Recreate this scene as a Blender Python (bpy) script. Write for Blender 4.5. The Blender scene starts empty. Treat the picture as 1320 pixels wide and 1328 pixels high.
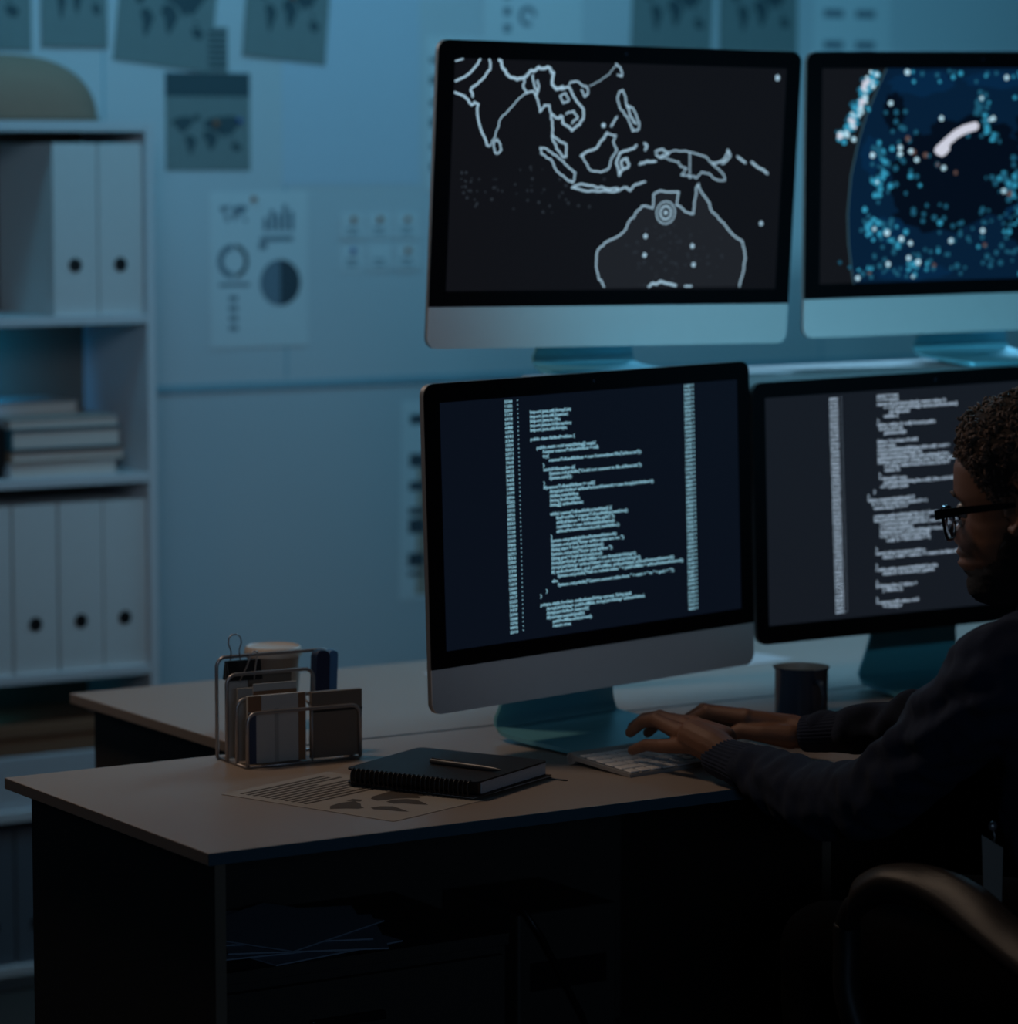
import bpy, bmesh, math, random
from mathutils import Vector, Matrix, noise

scene = bpy.context.scene
COL = scene.collection
rnd = random.Random(7)
PI = math.pi

# ---------------------------------------------------------------- camera
cam_d = bpy.data.cameras.new('camera')
cam = bpy.data.objects.new('camera', cam_d)
COL.objects.link(cam)
cam.location = (-1.855, -3.5876, 1.575)
_f = Vector((0.5339, 0.8391, -0.1045))
cam.rotation_euler = _f.to_track_quat('-Z', 'Y').to_euler()
cam_d.sensor_width = 36
cam_d.sensor_fit = 'HORIZONTAL'
cam_d.lens = 36 * 4416 / 1320
cam_d.clip_start = 0.1
cam_d.dof.use_dof = True
cam_d.dof.focus_distance = 4.42
cam_d.dof.aperture_fstop = 3.5
scene.camera = cam

# ---------------------------------------------------------------- world, lights, exposure
w = bpy.data.worlds.new('night')
scene.world = w
w.use_nodes = True
w.node_tree.nodes['Background'].inputs[0].default_value = (0.25, 0.5, 0.8, 1)
w.node_tree.nodes['Background'].inputs[1].default_value = 0.002

def area(name, loc, target, size, power, color, spread=180):
    d = bpy.data.lights.new(name, 'AREA')
    d.energy = power; d.color = color; d.shape = 'RECTANGLE'
    d.size, d.size_y = size; d.spread = math.radians(spread)
    o = bpy.data.objects.new(name, d); COL.objects.link(o)
    o.location = loc
    o.rotation_euler = (Vector(target) - Vector(loc)).to_track_quat('-Z', 'Y').to_euler()
    return o

def spot(name, loc, target, power, color, angle, blend=1.0, r=0.15):
    d = bpy.data.lights.new(name, 'SPOT')
    d.energy = power; d.color = color; d.spot_size = math.radians(angle)
    d.spot_blend = blend; d.shadow_soft_size = r
    o = bpy.data.objects.new(name, d); COL.objects.link(o)
    o.location = loc
    o.rotation_euler = (Vector(target) - Vector(loc)).to_track_quat('-Z', 'Y').to_euler()
    return o

# blue wash from up high on the back wall, then two added unseen spots
area('blue_wall_wash', (1.7, 1.3, 2.75), (2.0, 2.5, 1.7), (3.8, 0.25), 11.0, (0.14, 0.60, 0.92), 120)
spot('added_blue_spot', (-1.2, -1.8, 2.65), (1.45, 2.4, 1.96), 80, (0.28, 0.68, 1.0), 38, 1.0, 0.6)
spot('added_neutral_spot', (-1.1, -2.2, 2.45), (1.35, 2.3, 1.43), 62, (0.88, 0.88, 1.0), 31, 1.0, 0.5)
# added unseen spot that brightens the chins of the two upper monitors
spot('added_monitor_spot', (-1.2, -2.4, 2.40), (1.50, 0.72, 1.40), 400, (0.24, 0.74, 1.0), 18.5, 1.0, 0.10)
# warm ceiling lamp over the desks, added chin and face-rim spots, added weak front fill
spot('added_chin_spot', (-1.4, -2.2, 2.5), (0.85, 0.42, 0.92), 34, (0.72, 0.86, 1.0), 10, 1.0, 0.1)
spot('warm_desk_lamp', (-0.15, 0.98, 2.65), (0.55, 0.50, 0.74), 31, (1.0, 0.74, 0.55), 112, 1.0, 0.18)
area('blue_desk_fill', (2.6, 1.6, 2.4), (1.2, 0.6, 0.74), (0.8, 0.8), 8.5, (0.30, 0.66, 0.95), 100)
spot('added_face_rim', (0.2, 2.2, 2.35), (0.88, -0.36, 1.10), 30, (0.80, 0.86, 1.0), 12, 1.0, 0.1)
area('front_fill', (-1.0, -4.0, 1.5), (0.6, 0.0, 0.8), (1.0, 0.6), 1.4, (0.40, 0.66, 1.0), 90)
# small cyan shelf lights
spot('shelf_light', (0.66, 2.28, 1.20), (0.72, 2.52, 1.12), 3.6, (0.01, 0.42, 1.0), 110, 1.0, 0.02)
spot('low_shelf_light', (0.68, 2.27, 0.565), (0.78, 2.52, 0.52), 0.12, (0.02, 0.62, 1.0), 140, 1.0, 0.02)

vs = scene.view_settings
vs.view_transform = 'Standard'; vs.look = 'None'; vs.gamma = 1; vs.use_curve_mapping = False
vs.exposure = 0.0

# ---------------------------------------------------------------- materials
MATS = {}
def mat(name, col, rough=0.6, metal=0.0, var=0.06, scale=40.0, bump=0.0, emis=None, estr=0.0, alpha=1.0, trans=0.0, sheen=0.0, coat=0.0, spec=None, bscale=None):
    if name in MATS: return MATS[name]
    m = bpy.data.materials.new(name); m.use_nodes = True
    nt = m.node_tree; b = nt.nodes['Principled BSDF']
    tc = nt.nodes.new('ShaderNodeTexCoord')
    nz = nt.nodes.new('ShaderNodeTexNoise'); nz.inputs['Scale'].default_value = scale; nz.inputs['Detail'].default_value = 4
    nt.links.new(tc.outputs['Object'], nz.inputs['Vector'])
    mx = nt.nodes.new('ShaderNodeMix'); mx.data_type = 'RGBA'
    c = Vector(col)
    mx.inputs[6].default_value = (*(c * (1 - var)), 1)
    mx.inputs[7].default_value = (*(c * (1 + var)), 1)
    nt.links.new(nz.outputs['Fac'], mx.inputs[0])
    nt.links.new(mx.outputs[2], b.inputs['Base Color'])
    b.inputs['Roughness'].default_value = rough
    b.inputs['Metallic'].default_value = metal
    b.inputs['Alpha'].default_value = alpha
    b.inputs['Transmission Weight'].default_value = trans
    b.inputs['Sheen Weight'].default_value = sheen
    b.inputs['Coat Weight'].default_value = coat
    if spec is not None: b.inputs['Specular IOR Level'].default_value = spec
    if emis:
        b.inputs['Emission Color'].default_value = (*emis, 1)
        b.inputs['Emission Strength'].default_value = estr
    if bump:
        bp = nt.nodes.new('ShaderNodeBump'); bp.inputs['Strength'].default_value = bump; bp.inputs['Distance'].default_value = 0.002
        if bscale:
            n2 = nt.nodes.new('ShaderNodeTexNoise'); n2.inputs['Scale'].default_value = bscale; n2.inputs['Detail'].default_value = 6
            nt.links.new(tc.outputs['Object'], n2.inputs['Vector'])
            nt.links.new(n2.outputs['Fac'], bp.inputs['Height'])
        else:
            nt.links.new(nz.outputs['Fac'], bp.inputs['Height'])
        nt.links.new(bp.outputs['Normal'], b.inputs['Normal'])
    MATS[name] = m
    return m

M_wall = mat('wall_paint', (0.55, 0.57, 0.6), 0.75, scale=3, var=0.03)
M_board = mat('board_panel', (0.60, 0.62, 0.65), 0.5, scale=2, var=0.02)
M_rail = mat('board_rail', (0.26, 0.44, 0.52), 0.6)
M_ceil = mat('ceiling_paint', (0.05, 0.05, 0.055), 0.9)
M_dark = mat('room_paint', (0.03, 0.033, 0.04), 0.9)
M_floor = mat('floor_carpet', (0.025, 0.022, 0.02), 0.95, scale=120, var=0.3, bump=0.3)
M_shelf = mat('shelf_laminate', (0.62, 0.64, 0.67), 0.5, scale=5, var=0.03)
M_riser = mat('riser_laminate', (0.30, 0.31, 0.33), 0.6)
M_shback = mat('shelf_back', (0.14, 0.10, 0.075), 0.7)
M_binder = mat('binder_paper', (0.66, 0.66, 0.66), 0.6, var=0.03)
M_hole = mat('black_plastic', (0.008, 0.008, 0.009), 0.4)
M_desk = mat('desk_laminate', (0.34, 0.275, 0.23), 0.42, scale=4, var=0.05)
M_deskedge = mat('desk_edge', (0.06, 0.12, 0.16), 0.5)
M_legedge = mat('panel_edge', (0.20, 0.15, 0.11), 0.6)
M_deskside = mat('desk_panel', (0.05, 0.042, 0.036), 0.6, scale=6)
M_alu = mat('aluminium', (0.72, 0.72, 0.73), 0.45, 0.12, var=0.02)
M_stand = mat('metal_cyan_reflection', (0.16, 0.48, 0.58), 0.38, 0.25, var=0.02)  # cyan light reflected by the stands is put into their base colour
M_aludk = mat('aluminium_edge', (0.42, 0.40, 0.39), 0.4, 0.7, var=0.02)
M_bezel = mat('black_glass', (0.004, 0.004, 0.005), 0.3, spec=0.25, var=0.0)
def screen(name, c, s=1.0):
    return mat(name, (0.004, 0.004, 0.005), 0.28, var=0, emis=c, estr=s, spec=0.08)
M_scr_map = screen('screen_charcoal', (0.0048, 0.0052, 0.0070))
M_scr_code = screen('screen_navy', (0.0028, 0.0050, 0.0105))
M_scr_code2 = screen('screen_slate', (0.0075, 0.0100, 0.0150))
M_scr_globe = screen('screen_dark', (0.0060, 0.0065, 0.0085))
M_txt = screen('glow_text', (0.21, 0.42, 0.52), 1.1)
M_txt2 = screen('glow_text_soft', (0.31, 0.40, 0.50), 1.15)
M_line = screen('glow_line', (0.33, 0.50, 0.62), 1.0)
M_line2 = screen('glow_dim', (0.020, 0.026, 0.034), 1.0)
M_navy = screen('glow_navy', (0.0015, 0.012, 0.035), 1.0)
M_navy2 = screen('glow_deep', (0.0008, 0.003, 0.009), 1.0)
M_blue2 = screen('glow_blue', (0.004, 0.045, 0.12), 1.0)
M_cyan = screen('glow_cyan', (0.03, 0.28, 0.44), 1.0)
M_cyand = screen('glow_teal', (0.012, 0.095, 0.16), 1.0)
M_white = screen('glow_white', (0.42, 0.66, 0.78), 1.0)
M_pale = screen('glow_pale', (0.60, 0.62, 0.72), 1.0)
M_rust = screen('glow_rust', (0.12, 0.07, 0.06), 1.0)

# ---------------------------------------------------------------- mesh helpers
class MB:
    def __init__(s): s.v = []; s.f = []; s.mi = []; s.cur = 0
    def add(s, vs, fs):
        n = len(s.v); s.v += [tuple(v) for v in vs]
        for f in fs: s.f.append(tuple(n + i for i in f)); s.mi.append(s.cur)
    def box(s, a, b, rz=0, c=None):
        x0, y0, z0 = a; x1, y1, z1 = b
        vs = [(x0,y0,z0),(x1,y0,z0),(x1,y1,z0),(x0,y1,z0),(x0,y0,z1),(x1,y0,z1),(x1,y1,z1),(x0,y1,z1)]
        if rz:
            c = c or ((x0+x1)/2, (y0+y1)/2); cs, sn = math.cos(rz), math.sin(rz)
            vs = [(c[0]+(x-c[0])*cs-(y-c[1])*sn, c[1]+(x-c[0])*sn+(y-c[1])*cs, z) for x,y,z in vs]
        s.add(vs, [(0,3,2,1),(4,5,6,7),(0,1,5,4),(1,2,6,5),(2,3,7,6),(3,0,4,7)]); return s
    def prism(s, pts, d, axis='y', base=0.0):
        # pts: outline in the plane across axis; extruded from base by d
        n = len(pts)
        def mk(p, t):
            return {'y': (p[0], t, p[1]), 'z': (p[0], p[1], t), 'x': (t, p[0], p[1])}[axis]
        vs = [mk(p, base) for p in pts] + [mk(p, base + d) for p in pts]
        s.add(vs, [tuple(range(n)), tuple(range(2*n-1, n-1, -1))] + [(i, i+n, (i+1) % n + n, (i+1) % n) for i in range(n)]); return s
    def cyl(s, p, q, r, r2=None, n=20, cap=True):
        p, q = Vector(p), Vector(q); r2 = r if r2 is None else r2
        return s.tube([p, q], [r, r2], n, cap)
    def tube(s, pts, rs, n=10, cap=True, closed=False):
        pts = [Vector(p) for p in pts]; m = len(pts)
        if not isinstance(rs, (list, tuple)): rs = [rs] * m
        vs = []; ref = None
        for i in range(m):
            if closed: t = pts[(i+1) % m] - pts[i-1]
            else: t = pts[min(i+1, m-1)] - pts[max(i-1, 0)]
            if t.length < 1e-9: t = Vector((0,0,1))
            t.normalize()
            if ref is None:
                ref = Vector((0,0,1)) if abs(t.z) < .9 else Vector((1,0,0))
            u = ref - t * ref.dot(t)
            if u.length < 1e-6: u = t.orthogonal()
            u.normalize(); ref = u; v = t.cross(u)
            for k in range(n):
                a = 2*PI*k/n; vs.append(pts[i] + (u*math.cos(a) + v*math.sin(a))*rs[i])
        fs = []
        for i in range(m if closed else m-1):
            j = (i+1) % m
            for k in range(n): fs.append((i*n+k, i*n+(k+1) % n, j*n+(k+1) % n, j*n+k))
        if cap and not closed: fs += [tuple(range(n-1, -1, -1)), tuple((m-1)*n+k for k in range(n))]
        s.add(vs, fs); return s
    def lathe(s, prof, n=40, c=(0,0,0)):
        vs = []; m = len(prof)
        for r, z in prof:
            for k in range(n): a = 2*PI*k/n; vs.append((c[0]+r*math.cos(a), c[1]+r*math.sin(a), c[2]+z))
        fs = [(i*n+k, i*n+(k+1) % n, (i+1)*n+(k+1) % n, (i+1)*n+k) for i in range(m-1) for k in range(n)]
        s.add(vs, fs); return s
    def ellipsoid(s, c, r, nu=24, nv=16, M=None):
        vs = []; fs = []
        for j in range(nv+1):
            t = PI*j/nv
            for k in range(nu):
                a = 2*PI*k/nu; p = Vector((r[0]*math.sin(t)*math.cos(a), r[1]*math.sin(t)*math.sin(a), r[2]*math.cos(t)))
                if M: p = M @ p
                vs.append(Vector(c) + p)
        for j in range(nv):
            for k in range(nu): fs.append((j*nu+k, (j+1)*nu+k, (j+1)*nu+(k+1) % nu, j*nu+(k+1) % nu))
        s.add(vs, fs); return s
    def disc(s, x, z, r, y, n=10):
        s.add([(x+r*math.cos(2*PI*k/n), y, z+r*math.sin(2*PI*k/n)) for k in range(n)], [tuple(range(n))]); return s
    def ribbon(s, pts, wd, y):
        # flat stroke in the xz plane
        pts = [Vector((p[0], p[1])) for p in pts]
        for a, b in zip(pts, pts[1:]):
            d = b - a
            if d.length < 1e-6: continue
            n = Vector((-d.y, d.x)).normalized() * wd/2
            s.add([(a.x+n.x, y, a.y+n.y), (a.x-n.x, y, a.y-n.y), (b.x-n.x, y, b.y-n.y), (b.x+n.x, y, b.y+n.y)], [(0,1,2,3)])
        for p in pts: s.disc(p.x, p.y, wd/2, y, 8)
        return s
    def build(s, name, m, parent=None, smooth=False, bevel=0.0, world=False, seg=2, angle=None):
        me = bpy.data.meshes.new(name); me.from_pydata(s.v, [], s.f)
        ms = m if isinstance(m, (list, tuple)) else [m]
        for x in ms: me.materials.append(x)
        if len(ms) > 1:
            for p, i in zip(me.polygons, s.mi): p.material_index = i
        bm = bmesh.new(); bm.from_mesh(me)
        bmesh.ops.recalc_face_normals(bm, faces=bm.faces)
        bm.to_mesh(me); bm.free()
        if smooth:
            for p in me.polygons: p.use_smooth = True
            if angle: me.set_sharp_from_angle(angle=math.radians(angle))
        o = bpy.data.objects.new(name, me); COL.objects.link(o)
        if parent:
            o.parent = parent
            if world: o.matrix_parent_inverse = parent.matrix_basis.inverted()
        if bevel:
            b = o.modifiers.new('b', 'BEVEL'); b.width = bevel; b.segments = seg; b.limit_method = 'ANGLE'
        return o

def thing(name, label, cat, loc=(0,0,0), rot=(0,0,0), group=None):
    o = bpy.data.objects.new(name, None); COL.objects.link(o)
    o.location = loc; o.rotation_euler = rot; o.empty_display_size = 0.05
    o['label'] = label; o['category'] = cat
    if group: o['group'] = group
    return o
def tag(o, label, cat, group=None, kind=None):
    o['label'] = label; o['category'] = cat
    if group: o['group'] = group
    if kind: o['kind'] = kind
    return o
def struct(name, mb, m, **k):
    o = mb.build(name, m, **k); o['kind'] = 'structure'; return o
def part_label(o, t): o['label'] = t; return o
def rrect(x0, z0, x1, z1, r, n=6):
    pts = []
    for cx, cz, a0 in ((x1-r, z0+r, -90), (x1-r, z1-r, 0), (x0+r, z1-r, 90), (x0+r, z0+r, 180)):
        for k in range(n+1):
            a = math.radians(a0 + 90*k/n); pts.append((cx+r*math.cos(a), cz+r*math.sin(a)))
    return pts
def text_geo(body, size, spacing=1.0, xs=1.0, bold=0.012):
    cu = bpy.data.curves.new('t', 'FONT'); cu.body = body; cu.size = size
    cu.space_line = spacing; cu.resolution_u = 1; cu.offset = bold*size; cu.fill_mode = 'FRONT'
    o = bpy.data.objects.new('t', cu); COL.objects.link(o)
    dg = bpy.context.evaluated_depsgraph_get(); dg.update()
    me = o.evaluated_get(dg).to_mesh()
    vs = [(v.co.x*xs, v.co.y) for v in me.vertices]; fs = [tuple(p.vertices) for p in me.polygons]
    bpy.data.objects.remove(o); bpy.data.curves.remove(cu)
    return vs, fs
def put_text(mb, body, x, z, size, y, spacing=1.0, xs=1.0, bold=0.012, width=None):
    vs, fs = text_geo(body, size, spacing, xs, bold)
    if not vs: return
    if width:
        k = width / max(1e-6, max(v[0] for v in vs)); vs = [(a*k, b) for a, b in vs]
    mb.add([(x+a, y, z+b) for a, b in vs], fs)

# ---------------------------------------------------------------- room
struct('floor', MB().box((-3.2,-4.8,-0.05),(5.2,2.55,0)), M_floor)
struct('ceiling', MB().box((-3.2,-4.8,2.85),(5.2,2.55,2.9)), M_ceil)
struct('wall_back', MB().box((-3.2,2.532,0),(5.2,2.62,2.85)), M_wall)
struct('wall_left', MB().box((-3.3,-4.8,0),(-3.2,2.62,2.85)), M_dark)
struct('wall_right', MB().box((5.2,-4.8,0),(5.3,2.62,2.85)), M_dark)
struct('wall_front', MB().box((-3.2,-4.9,0),(5.2,-4.8,2.85)), M_dark)
struct('baseboard_back', MB().box((-3.2,2.52,0),(5.2,2.532,0.08)), M_shelf)

# wall board above the rail
t = thing('display_board', 'wide pale display board on the back wall with a teal rail along its foot', 'board', (1.02, 2.532, 1.1))
MB().box((-0.9,-0.004,0.014),(3.6,0,1.25)).build('panel', M_board, t)
MB().box((-0.9,-0.005,-0.002),(3.6,0,0.014)).build('rail', M_rail, t, bevel=0.001)
sm = MB()
for x in (0.07, 0.475, 1.85): sm.box((x,-0.0045,0.02),(x+0.004,-0.0039,1.24))
sm.build('seam', M_rail, t)

# ---------------------------------------------------------------- bookshelf
SY = 2.2312
t = thing('bookshelf', 'tall white open bookshelf with folders and books standing at the left against the wall', 'bookshelf', (0.65, SY, 0))
MB().box((0.385,0,0),(0.4025,0.29,1.637)).build('side_panel', M_shelf, t, bevel=0.001)
MB().box((-0.4025,0,0),(-0.385,0.29,1.637)).build('side_panel', M_shelf, t, bevel=0.001)
for z0, z1 in ((1.617,1.637),(1.256,1.274),(0.954,0.972),(0.585,0.603),(0.325,0.345),(0.03,0.05)):
    MB().box((-0.385,0.001,z0),(0.385,0.282,z1)).build('shelf_board', M_shelf, t, bevel=0.001)
MB().box((-0.385,0.282,0.05),(0.385,0.288,1.617)).build('back_panel', M_shback, t)
MB().box((-0.385,0.02,0),(0.385,0.035,0.03)).build('plinth', M_shelf, t)

def make_binder(label, group, x, z, wd, hh, m=None):
    t = thing('ring_binder', label, 'binder', (x, SY+0.012, z), (0,0,0), group)
    MB().prism(rrect(0.001,0,wd-0.001,hh,0.003,3), 0.25, 'y', 0).build('cover', m or M_binder, t, bevel=0.0015)
    # finger hole: a ring set into the spine
    h = MB(); n = 24; c = (wd/2-0.002, hh*0.292)
    for r0, r1, y0, y1 in ((0.0135,0.0105,-0.0012,-0.0012),(0.0105,0.0095,-0.0012,0.002)):
        vs = []
        for k in range(n):
            a = 2*PI*k/n; vs += [(c[0]+r0*math.cos(a), y0, c[1]+r0*math.sin(a)), (c[0]+r1*math.cos(a), y1, c[1]+r1*math.sin(a))]
        h.add(vs, [(2*k, 2*k+1, (2*k+3) % (2*n), (2*k+2) % (2*n)) for k in range(n)])
    h.disc(c[0], c[1], 0.0100, -0.0006, 24)
    h.build('finger_hole', M_hole, t)
    return t
gtop = 'white ring binders on the upper shelf'; glow = 'white ring binders on the lower shelf'
make_binder('white ring binder on the upper shelf, standing beside the empty space', gtop, 0.847, 1.274, 0.0925, 0.322)
make_binder('white ring binder on the upper shelf, pushed against the right side panel', gtop, 0.9405, 1.274, 0.093, 0.322)
for x, l in ((0.662,'half cut off by the picture edge'),(0.756,'first whole one from the left'),(0.850,'middle one of the three with visible holes'),(0.942,'pushed against the right side panel')):
    make_binder('white ring binder on the lower shelf, '+l, glow, x, 0.603, 0.0915, 0.318)
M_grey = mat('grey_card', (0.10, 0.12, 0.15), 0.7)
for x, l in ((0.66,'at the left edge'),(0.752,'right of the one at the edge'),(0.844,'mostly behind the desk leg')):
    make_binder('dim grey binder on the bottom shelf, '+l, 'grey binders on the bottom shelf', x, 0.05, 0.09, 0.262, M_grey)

M_page = mat('page_block', (0.66, 0.57, 0.52), 0.8, scale=300, var=0.1)
M_tealc = mat('teal_cover', (0.02, 0.10, 0.13), 0.5)
M_brownc = mat('brown_cover', (0.30, 0.18, 0.12), 0.6)
M_greyc = mat('grey_cover', (0.46, 0.38, 0.34), 0.6)
M_whitec = mat('white_cover', (0.55, 0.57, 0.6), 0.5)
def book(label, x0, x1, y0, z, dp, hh, mc, mp=None, ct=0.002, rz=0):
    t = thing('book', label, 'book', ((x0+x1)/2, y0+dp/2, z), (0,0,rz), 'books lying in a stack on the middle shelf')
    wd = (x1-x0)/2; d = dp/2
    MB().box((-wd,-d,0),(wd,d,ct)).box((-wd,-d,hh-ct),(wd,d,hh)).box((-wd,-d,ct),(-wd+ct,d,hh-ct)).build('cover', mc, t, bevel=0.0006)
    MB().box((-wd+ct,-d+0.003,ct),(wd-0.003,d-0.003,hh-ct)).build('page_block', mp or M_page, t)
    return t
zz = 0.972
for lab, x1, y0, dp, hh, mc, ct, rz in (
    ('white book at the bottom of the shelf stack', 0.976, SY+0.015, 0.21, 0.028, M_whitec, 0.002, 0),
    ('wide brown book, second from the bottom of the shelf stack', 0.990, SY+0.014, 0.22, 0.022, M_brownc, 0.003, 0.01),
    ('thick white book with teal cover in the shelf stack', 0.982, SY+0.012, 0.21, 0.041, M_tealc, 0.005, 0),
    ('grey book lying over the teal one in the shelf stack', 0.980, SY+0.016, 0.22, 0.018, M_greyc, 0.002, 0),
    ('small grey-brown book topmost of the shelf stack', 0.935, SY+0.10, 0.15, 0.024, M_greyc, 0.002, 0.04)):
    book(lab, 0.755, x1, y0, zz, dp, hh, mc, None, ct, rz); zz += hh+0.0005
t = thing('desk_clock', 'small round black clock cut off by the picture edge beside the book stack', 'clock', (0.722, SY+0.05, 0.972))
MB().cyl((0,-0.015,0.055),(0,0.02,0.055),0.048,n=32).build('body', M_hole, t, smooth=True, angle=40)
MB().box((-0.03,-0.01,0),(0.03,0.02,0.012)).build('foot', M_hole, t)

# things low in the shelf
tag(MB().box((0.68,SY+0.02,0.345),(0.97,SY+0.24,0.445)).build('document_box', mat('white_card', (0.5,0.52,0.56),0.7), bevel=0.003), 'pale flat document box on the low shelf behind the desk', 'box')
t = thing('storage_box', 'brown lidded box stacked on the pale one in the low shelf', 'box', (0.83, SY+0.13, 0.446))
MB().box((-0.13,-0.105,0),(0.13,0.105,0.035)).build('base', mat('brown_card', (0.22,0.11,0.06),0.8), t, bevel=0.002)
MB().box((-0.134,-0.109,0.035),(0.134,0.109,0.058)).build('lid', mat('brown_card', (0.22,0.11,0.06),0.8), t, bevel=0.002)

# rounded thing on top of the shelf
t = thing('storage_pouch', 'big rounded brown-grey soft pouch lying on top of the white shelf', 'bag', (0.80, 2.37, 1.637))
pm = MB(); nu, nv = 40, 20; vs = []
for j in range(nv+1):
    v = PI/2*j/nv
    for k in range(nu):
        a = 2*PI*k/nu; ca, sa = math.cos(a), math.sin(a); e = 0.75
        x = 0.185*math.copysign(abs(ca)**e, ca)*math.cos(v)**0.8; y = 0.12*math.copysign(abs(sa)**e, sa)*math.cos(v)**0.8
        vs.append((x, y, 0.125*math.sin(v)**0.9))
pm.add(vs, [(j*nu+k, j*nu+(k+1) % nu, (j+1)*nu+(k+1) % nu, (j+1)*nu+k) for j in range(nv) for k in range(nu)])
pm.add([vs[k] for k in range(nu)], [tuple(range(nu-1,-1,-1))])
pm.build('body', mat('brown_felt', (0.34,0.21,0.15),0.95,bump=0.4,bscale=150), t, smooth=True)
MB().tube([(0.187*math.copysign(abs(math.cos(2*PI*k/40))**.75, math.cos(2*PI*k/40)), 0.121*math.copysign(abs(math.sin(2*PI*k/40))**.75, math.sin(2*PI*k/40)), 0.006) for k in range(40)], 0.003, 6, closed=True).build('seam', M_brownc, t, smooth=True)

# ---------------------------------------------------------------- papers on the wall
M_pmap = mat('map_paper', (0.20, 0.24, 0.24), 0.8)
M_pland = mat('map_ink', (0.05, 0.085, 0.10), 0.8)
M_paper = mat('white_paper', (0.68, 0.70, 0.72), 0.8, var=0.02)
M_paperb = mat('blue_paper', (0.56, 0.62, 0.70), 0.8, var=0.02)
M_ink = mat('grey_ink', (0.17, 0.22, 0.27), 0.8)
M_ink2 = mat('dark_ink', (0.05, 0.07, 0.09), 0.8)
M_pinr = mat('rust_pin', (0.42, 0.16, 0.08), 0.4)
M_pinb = mat('blue_pin', (0.05, 0.12, 0.35), 0.4)
CONT = [
 [(.02,.80),(.10,.90),(.22,.93),(.33,.88),(.28,.74),(.22,.66),(.19,.58),(.14,.60),(.10,.70)],
 [(.30,.95),(.38,.97),(.40,.86),(.34,.82)],
 [(.22,.54),(.30,.52),(.35,.42),(.31,.26),(.27,.12),(.24,.22),(.22,.38),(.19,.46)],
 [(.44,.62),(.53,.64),(.60,.56),(.62,.46),(.57,.30),(.53,.20),(.49,.32),(.47,.44),(.42,.50)],
 [(.43,.72),(.46,.84),(.53,.90),(.64,.92),(.80,.95),(.95,.86),(.90,.76),(.84,.64),(.78,.52),(.72,.56),(.68,.48),(.63,.58),(.55,.66),(.49,.68)],
 [(.78,.34),(.86,.38),(.93,.30),(.90,.20),(.82,.22)],
 [(.79,.46),(.86,.44),(.83,.40)]]
def world_map(mb, x, z, wd, hh, y):
    for c in CONT: mb.add([(x+a*wd, y, z+b*hh) for a, b in c], [tuple(range(len(c)))])
def pin(t, x, z, m):
    MB().cyl((x,-0.001,z),(x,-0.009,z),0.006,0.0045,n=12).build('pin', m, t, smooth=True, angle=40)
BY = 2.5276
_sn = [0]
def sheet(name, label, x, z, wd, hh, rot=0, m=None, y=BY, cat='poster'):
    _sn[0] += 1; y = BY - (0.0002 if 'plain blue' in label else 0.0005*(1+(_sn[0]*3) % 7))
    t = thing(name, label, cat, (x, y, z), (0, -rot, 0))
    MB().box((0,-0.0006,0),(wd,0,hh)).build('paper', m or M_paper, t)
    return t
y1 = -0.0012
for i, (x, z, wd, hh, rot, lab) in enumerate((
    (0.70,1.775,0.238,0.20,0.0,'dark world map print at the top left corner over the shelf'),
    (0.958,1.782,0.142,0.20,0.0,'dark world map print between the corner map and the tilted one'),
    (1.112,1.760,0.215,0.20,-0.115,'tilted dark world map print hanging above the shelf end'),
    (1.398,1.772,0.192,0.20,-0.085,'dark world map print with a rust mark, right of the tilted one'),
    (2.345,1.79,0.215,0.20,-0.04,'dark world map print above the left upper monitor'),
    (2.58,1.79,0.215,0.20,0.0,'dark world map print above the gap between the upper monitors'))):
    t = sheet('map_poster', lab, x, z, wd, hh, rot, M_pmap)
    t['group'] = 'dark world map prints along the top of the board'
    k = MB(); world_map(k, wd*0.06, 0.035, wd*0.9, 0.14, y1); k.build('printed_map', M_pland, t)
    if i == 3: pin(t, 0.105, 0.13, M_pinr)
t = sheet('chart_poster', 'dark print with text rows above a world map, hanging beside the shelf', 1.226, 1.542, 0.19, 0.195, 0, M_pmap)
k = MB(); world_map(k, 0.008, 0.02, 0.175, 0.095, y1); k.build('printed_map', M_pland, t)
k = MB()
k.box((0.0,-0.0011,0.148),(0.19,-0.0009,0.195))
k.build('text_band', M_pland, t)
pin(t, 0.112, 0.095, M_pinr); pin(t, 0.165, 0.10, M_pinb)
t = sheet('text_poster', 'narrow dark strip of text rows hanging over the dark chart print', 1.318, 1.738, 0.048, 0.09, 0, M_pmap, y=BY-0.002)
k = MB()
for j in range(7): k.box((0.004,-0.0012,0.008+j*0.0115),(0.044,-0.0008,0.014+j*0.0115))
k.build('text_rows', M_pland, t)
t = sheet('blank_poster', 'large plain blue-tinted sheet in the middle of the display board', 1.49, 1.512, 0.325, 0.42, 0, M_paperb)
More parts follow.
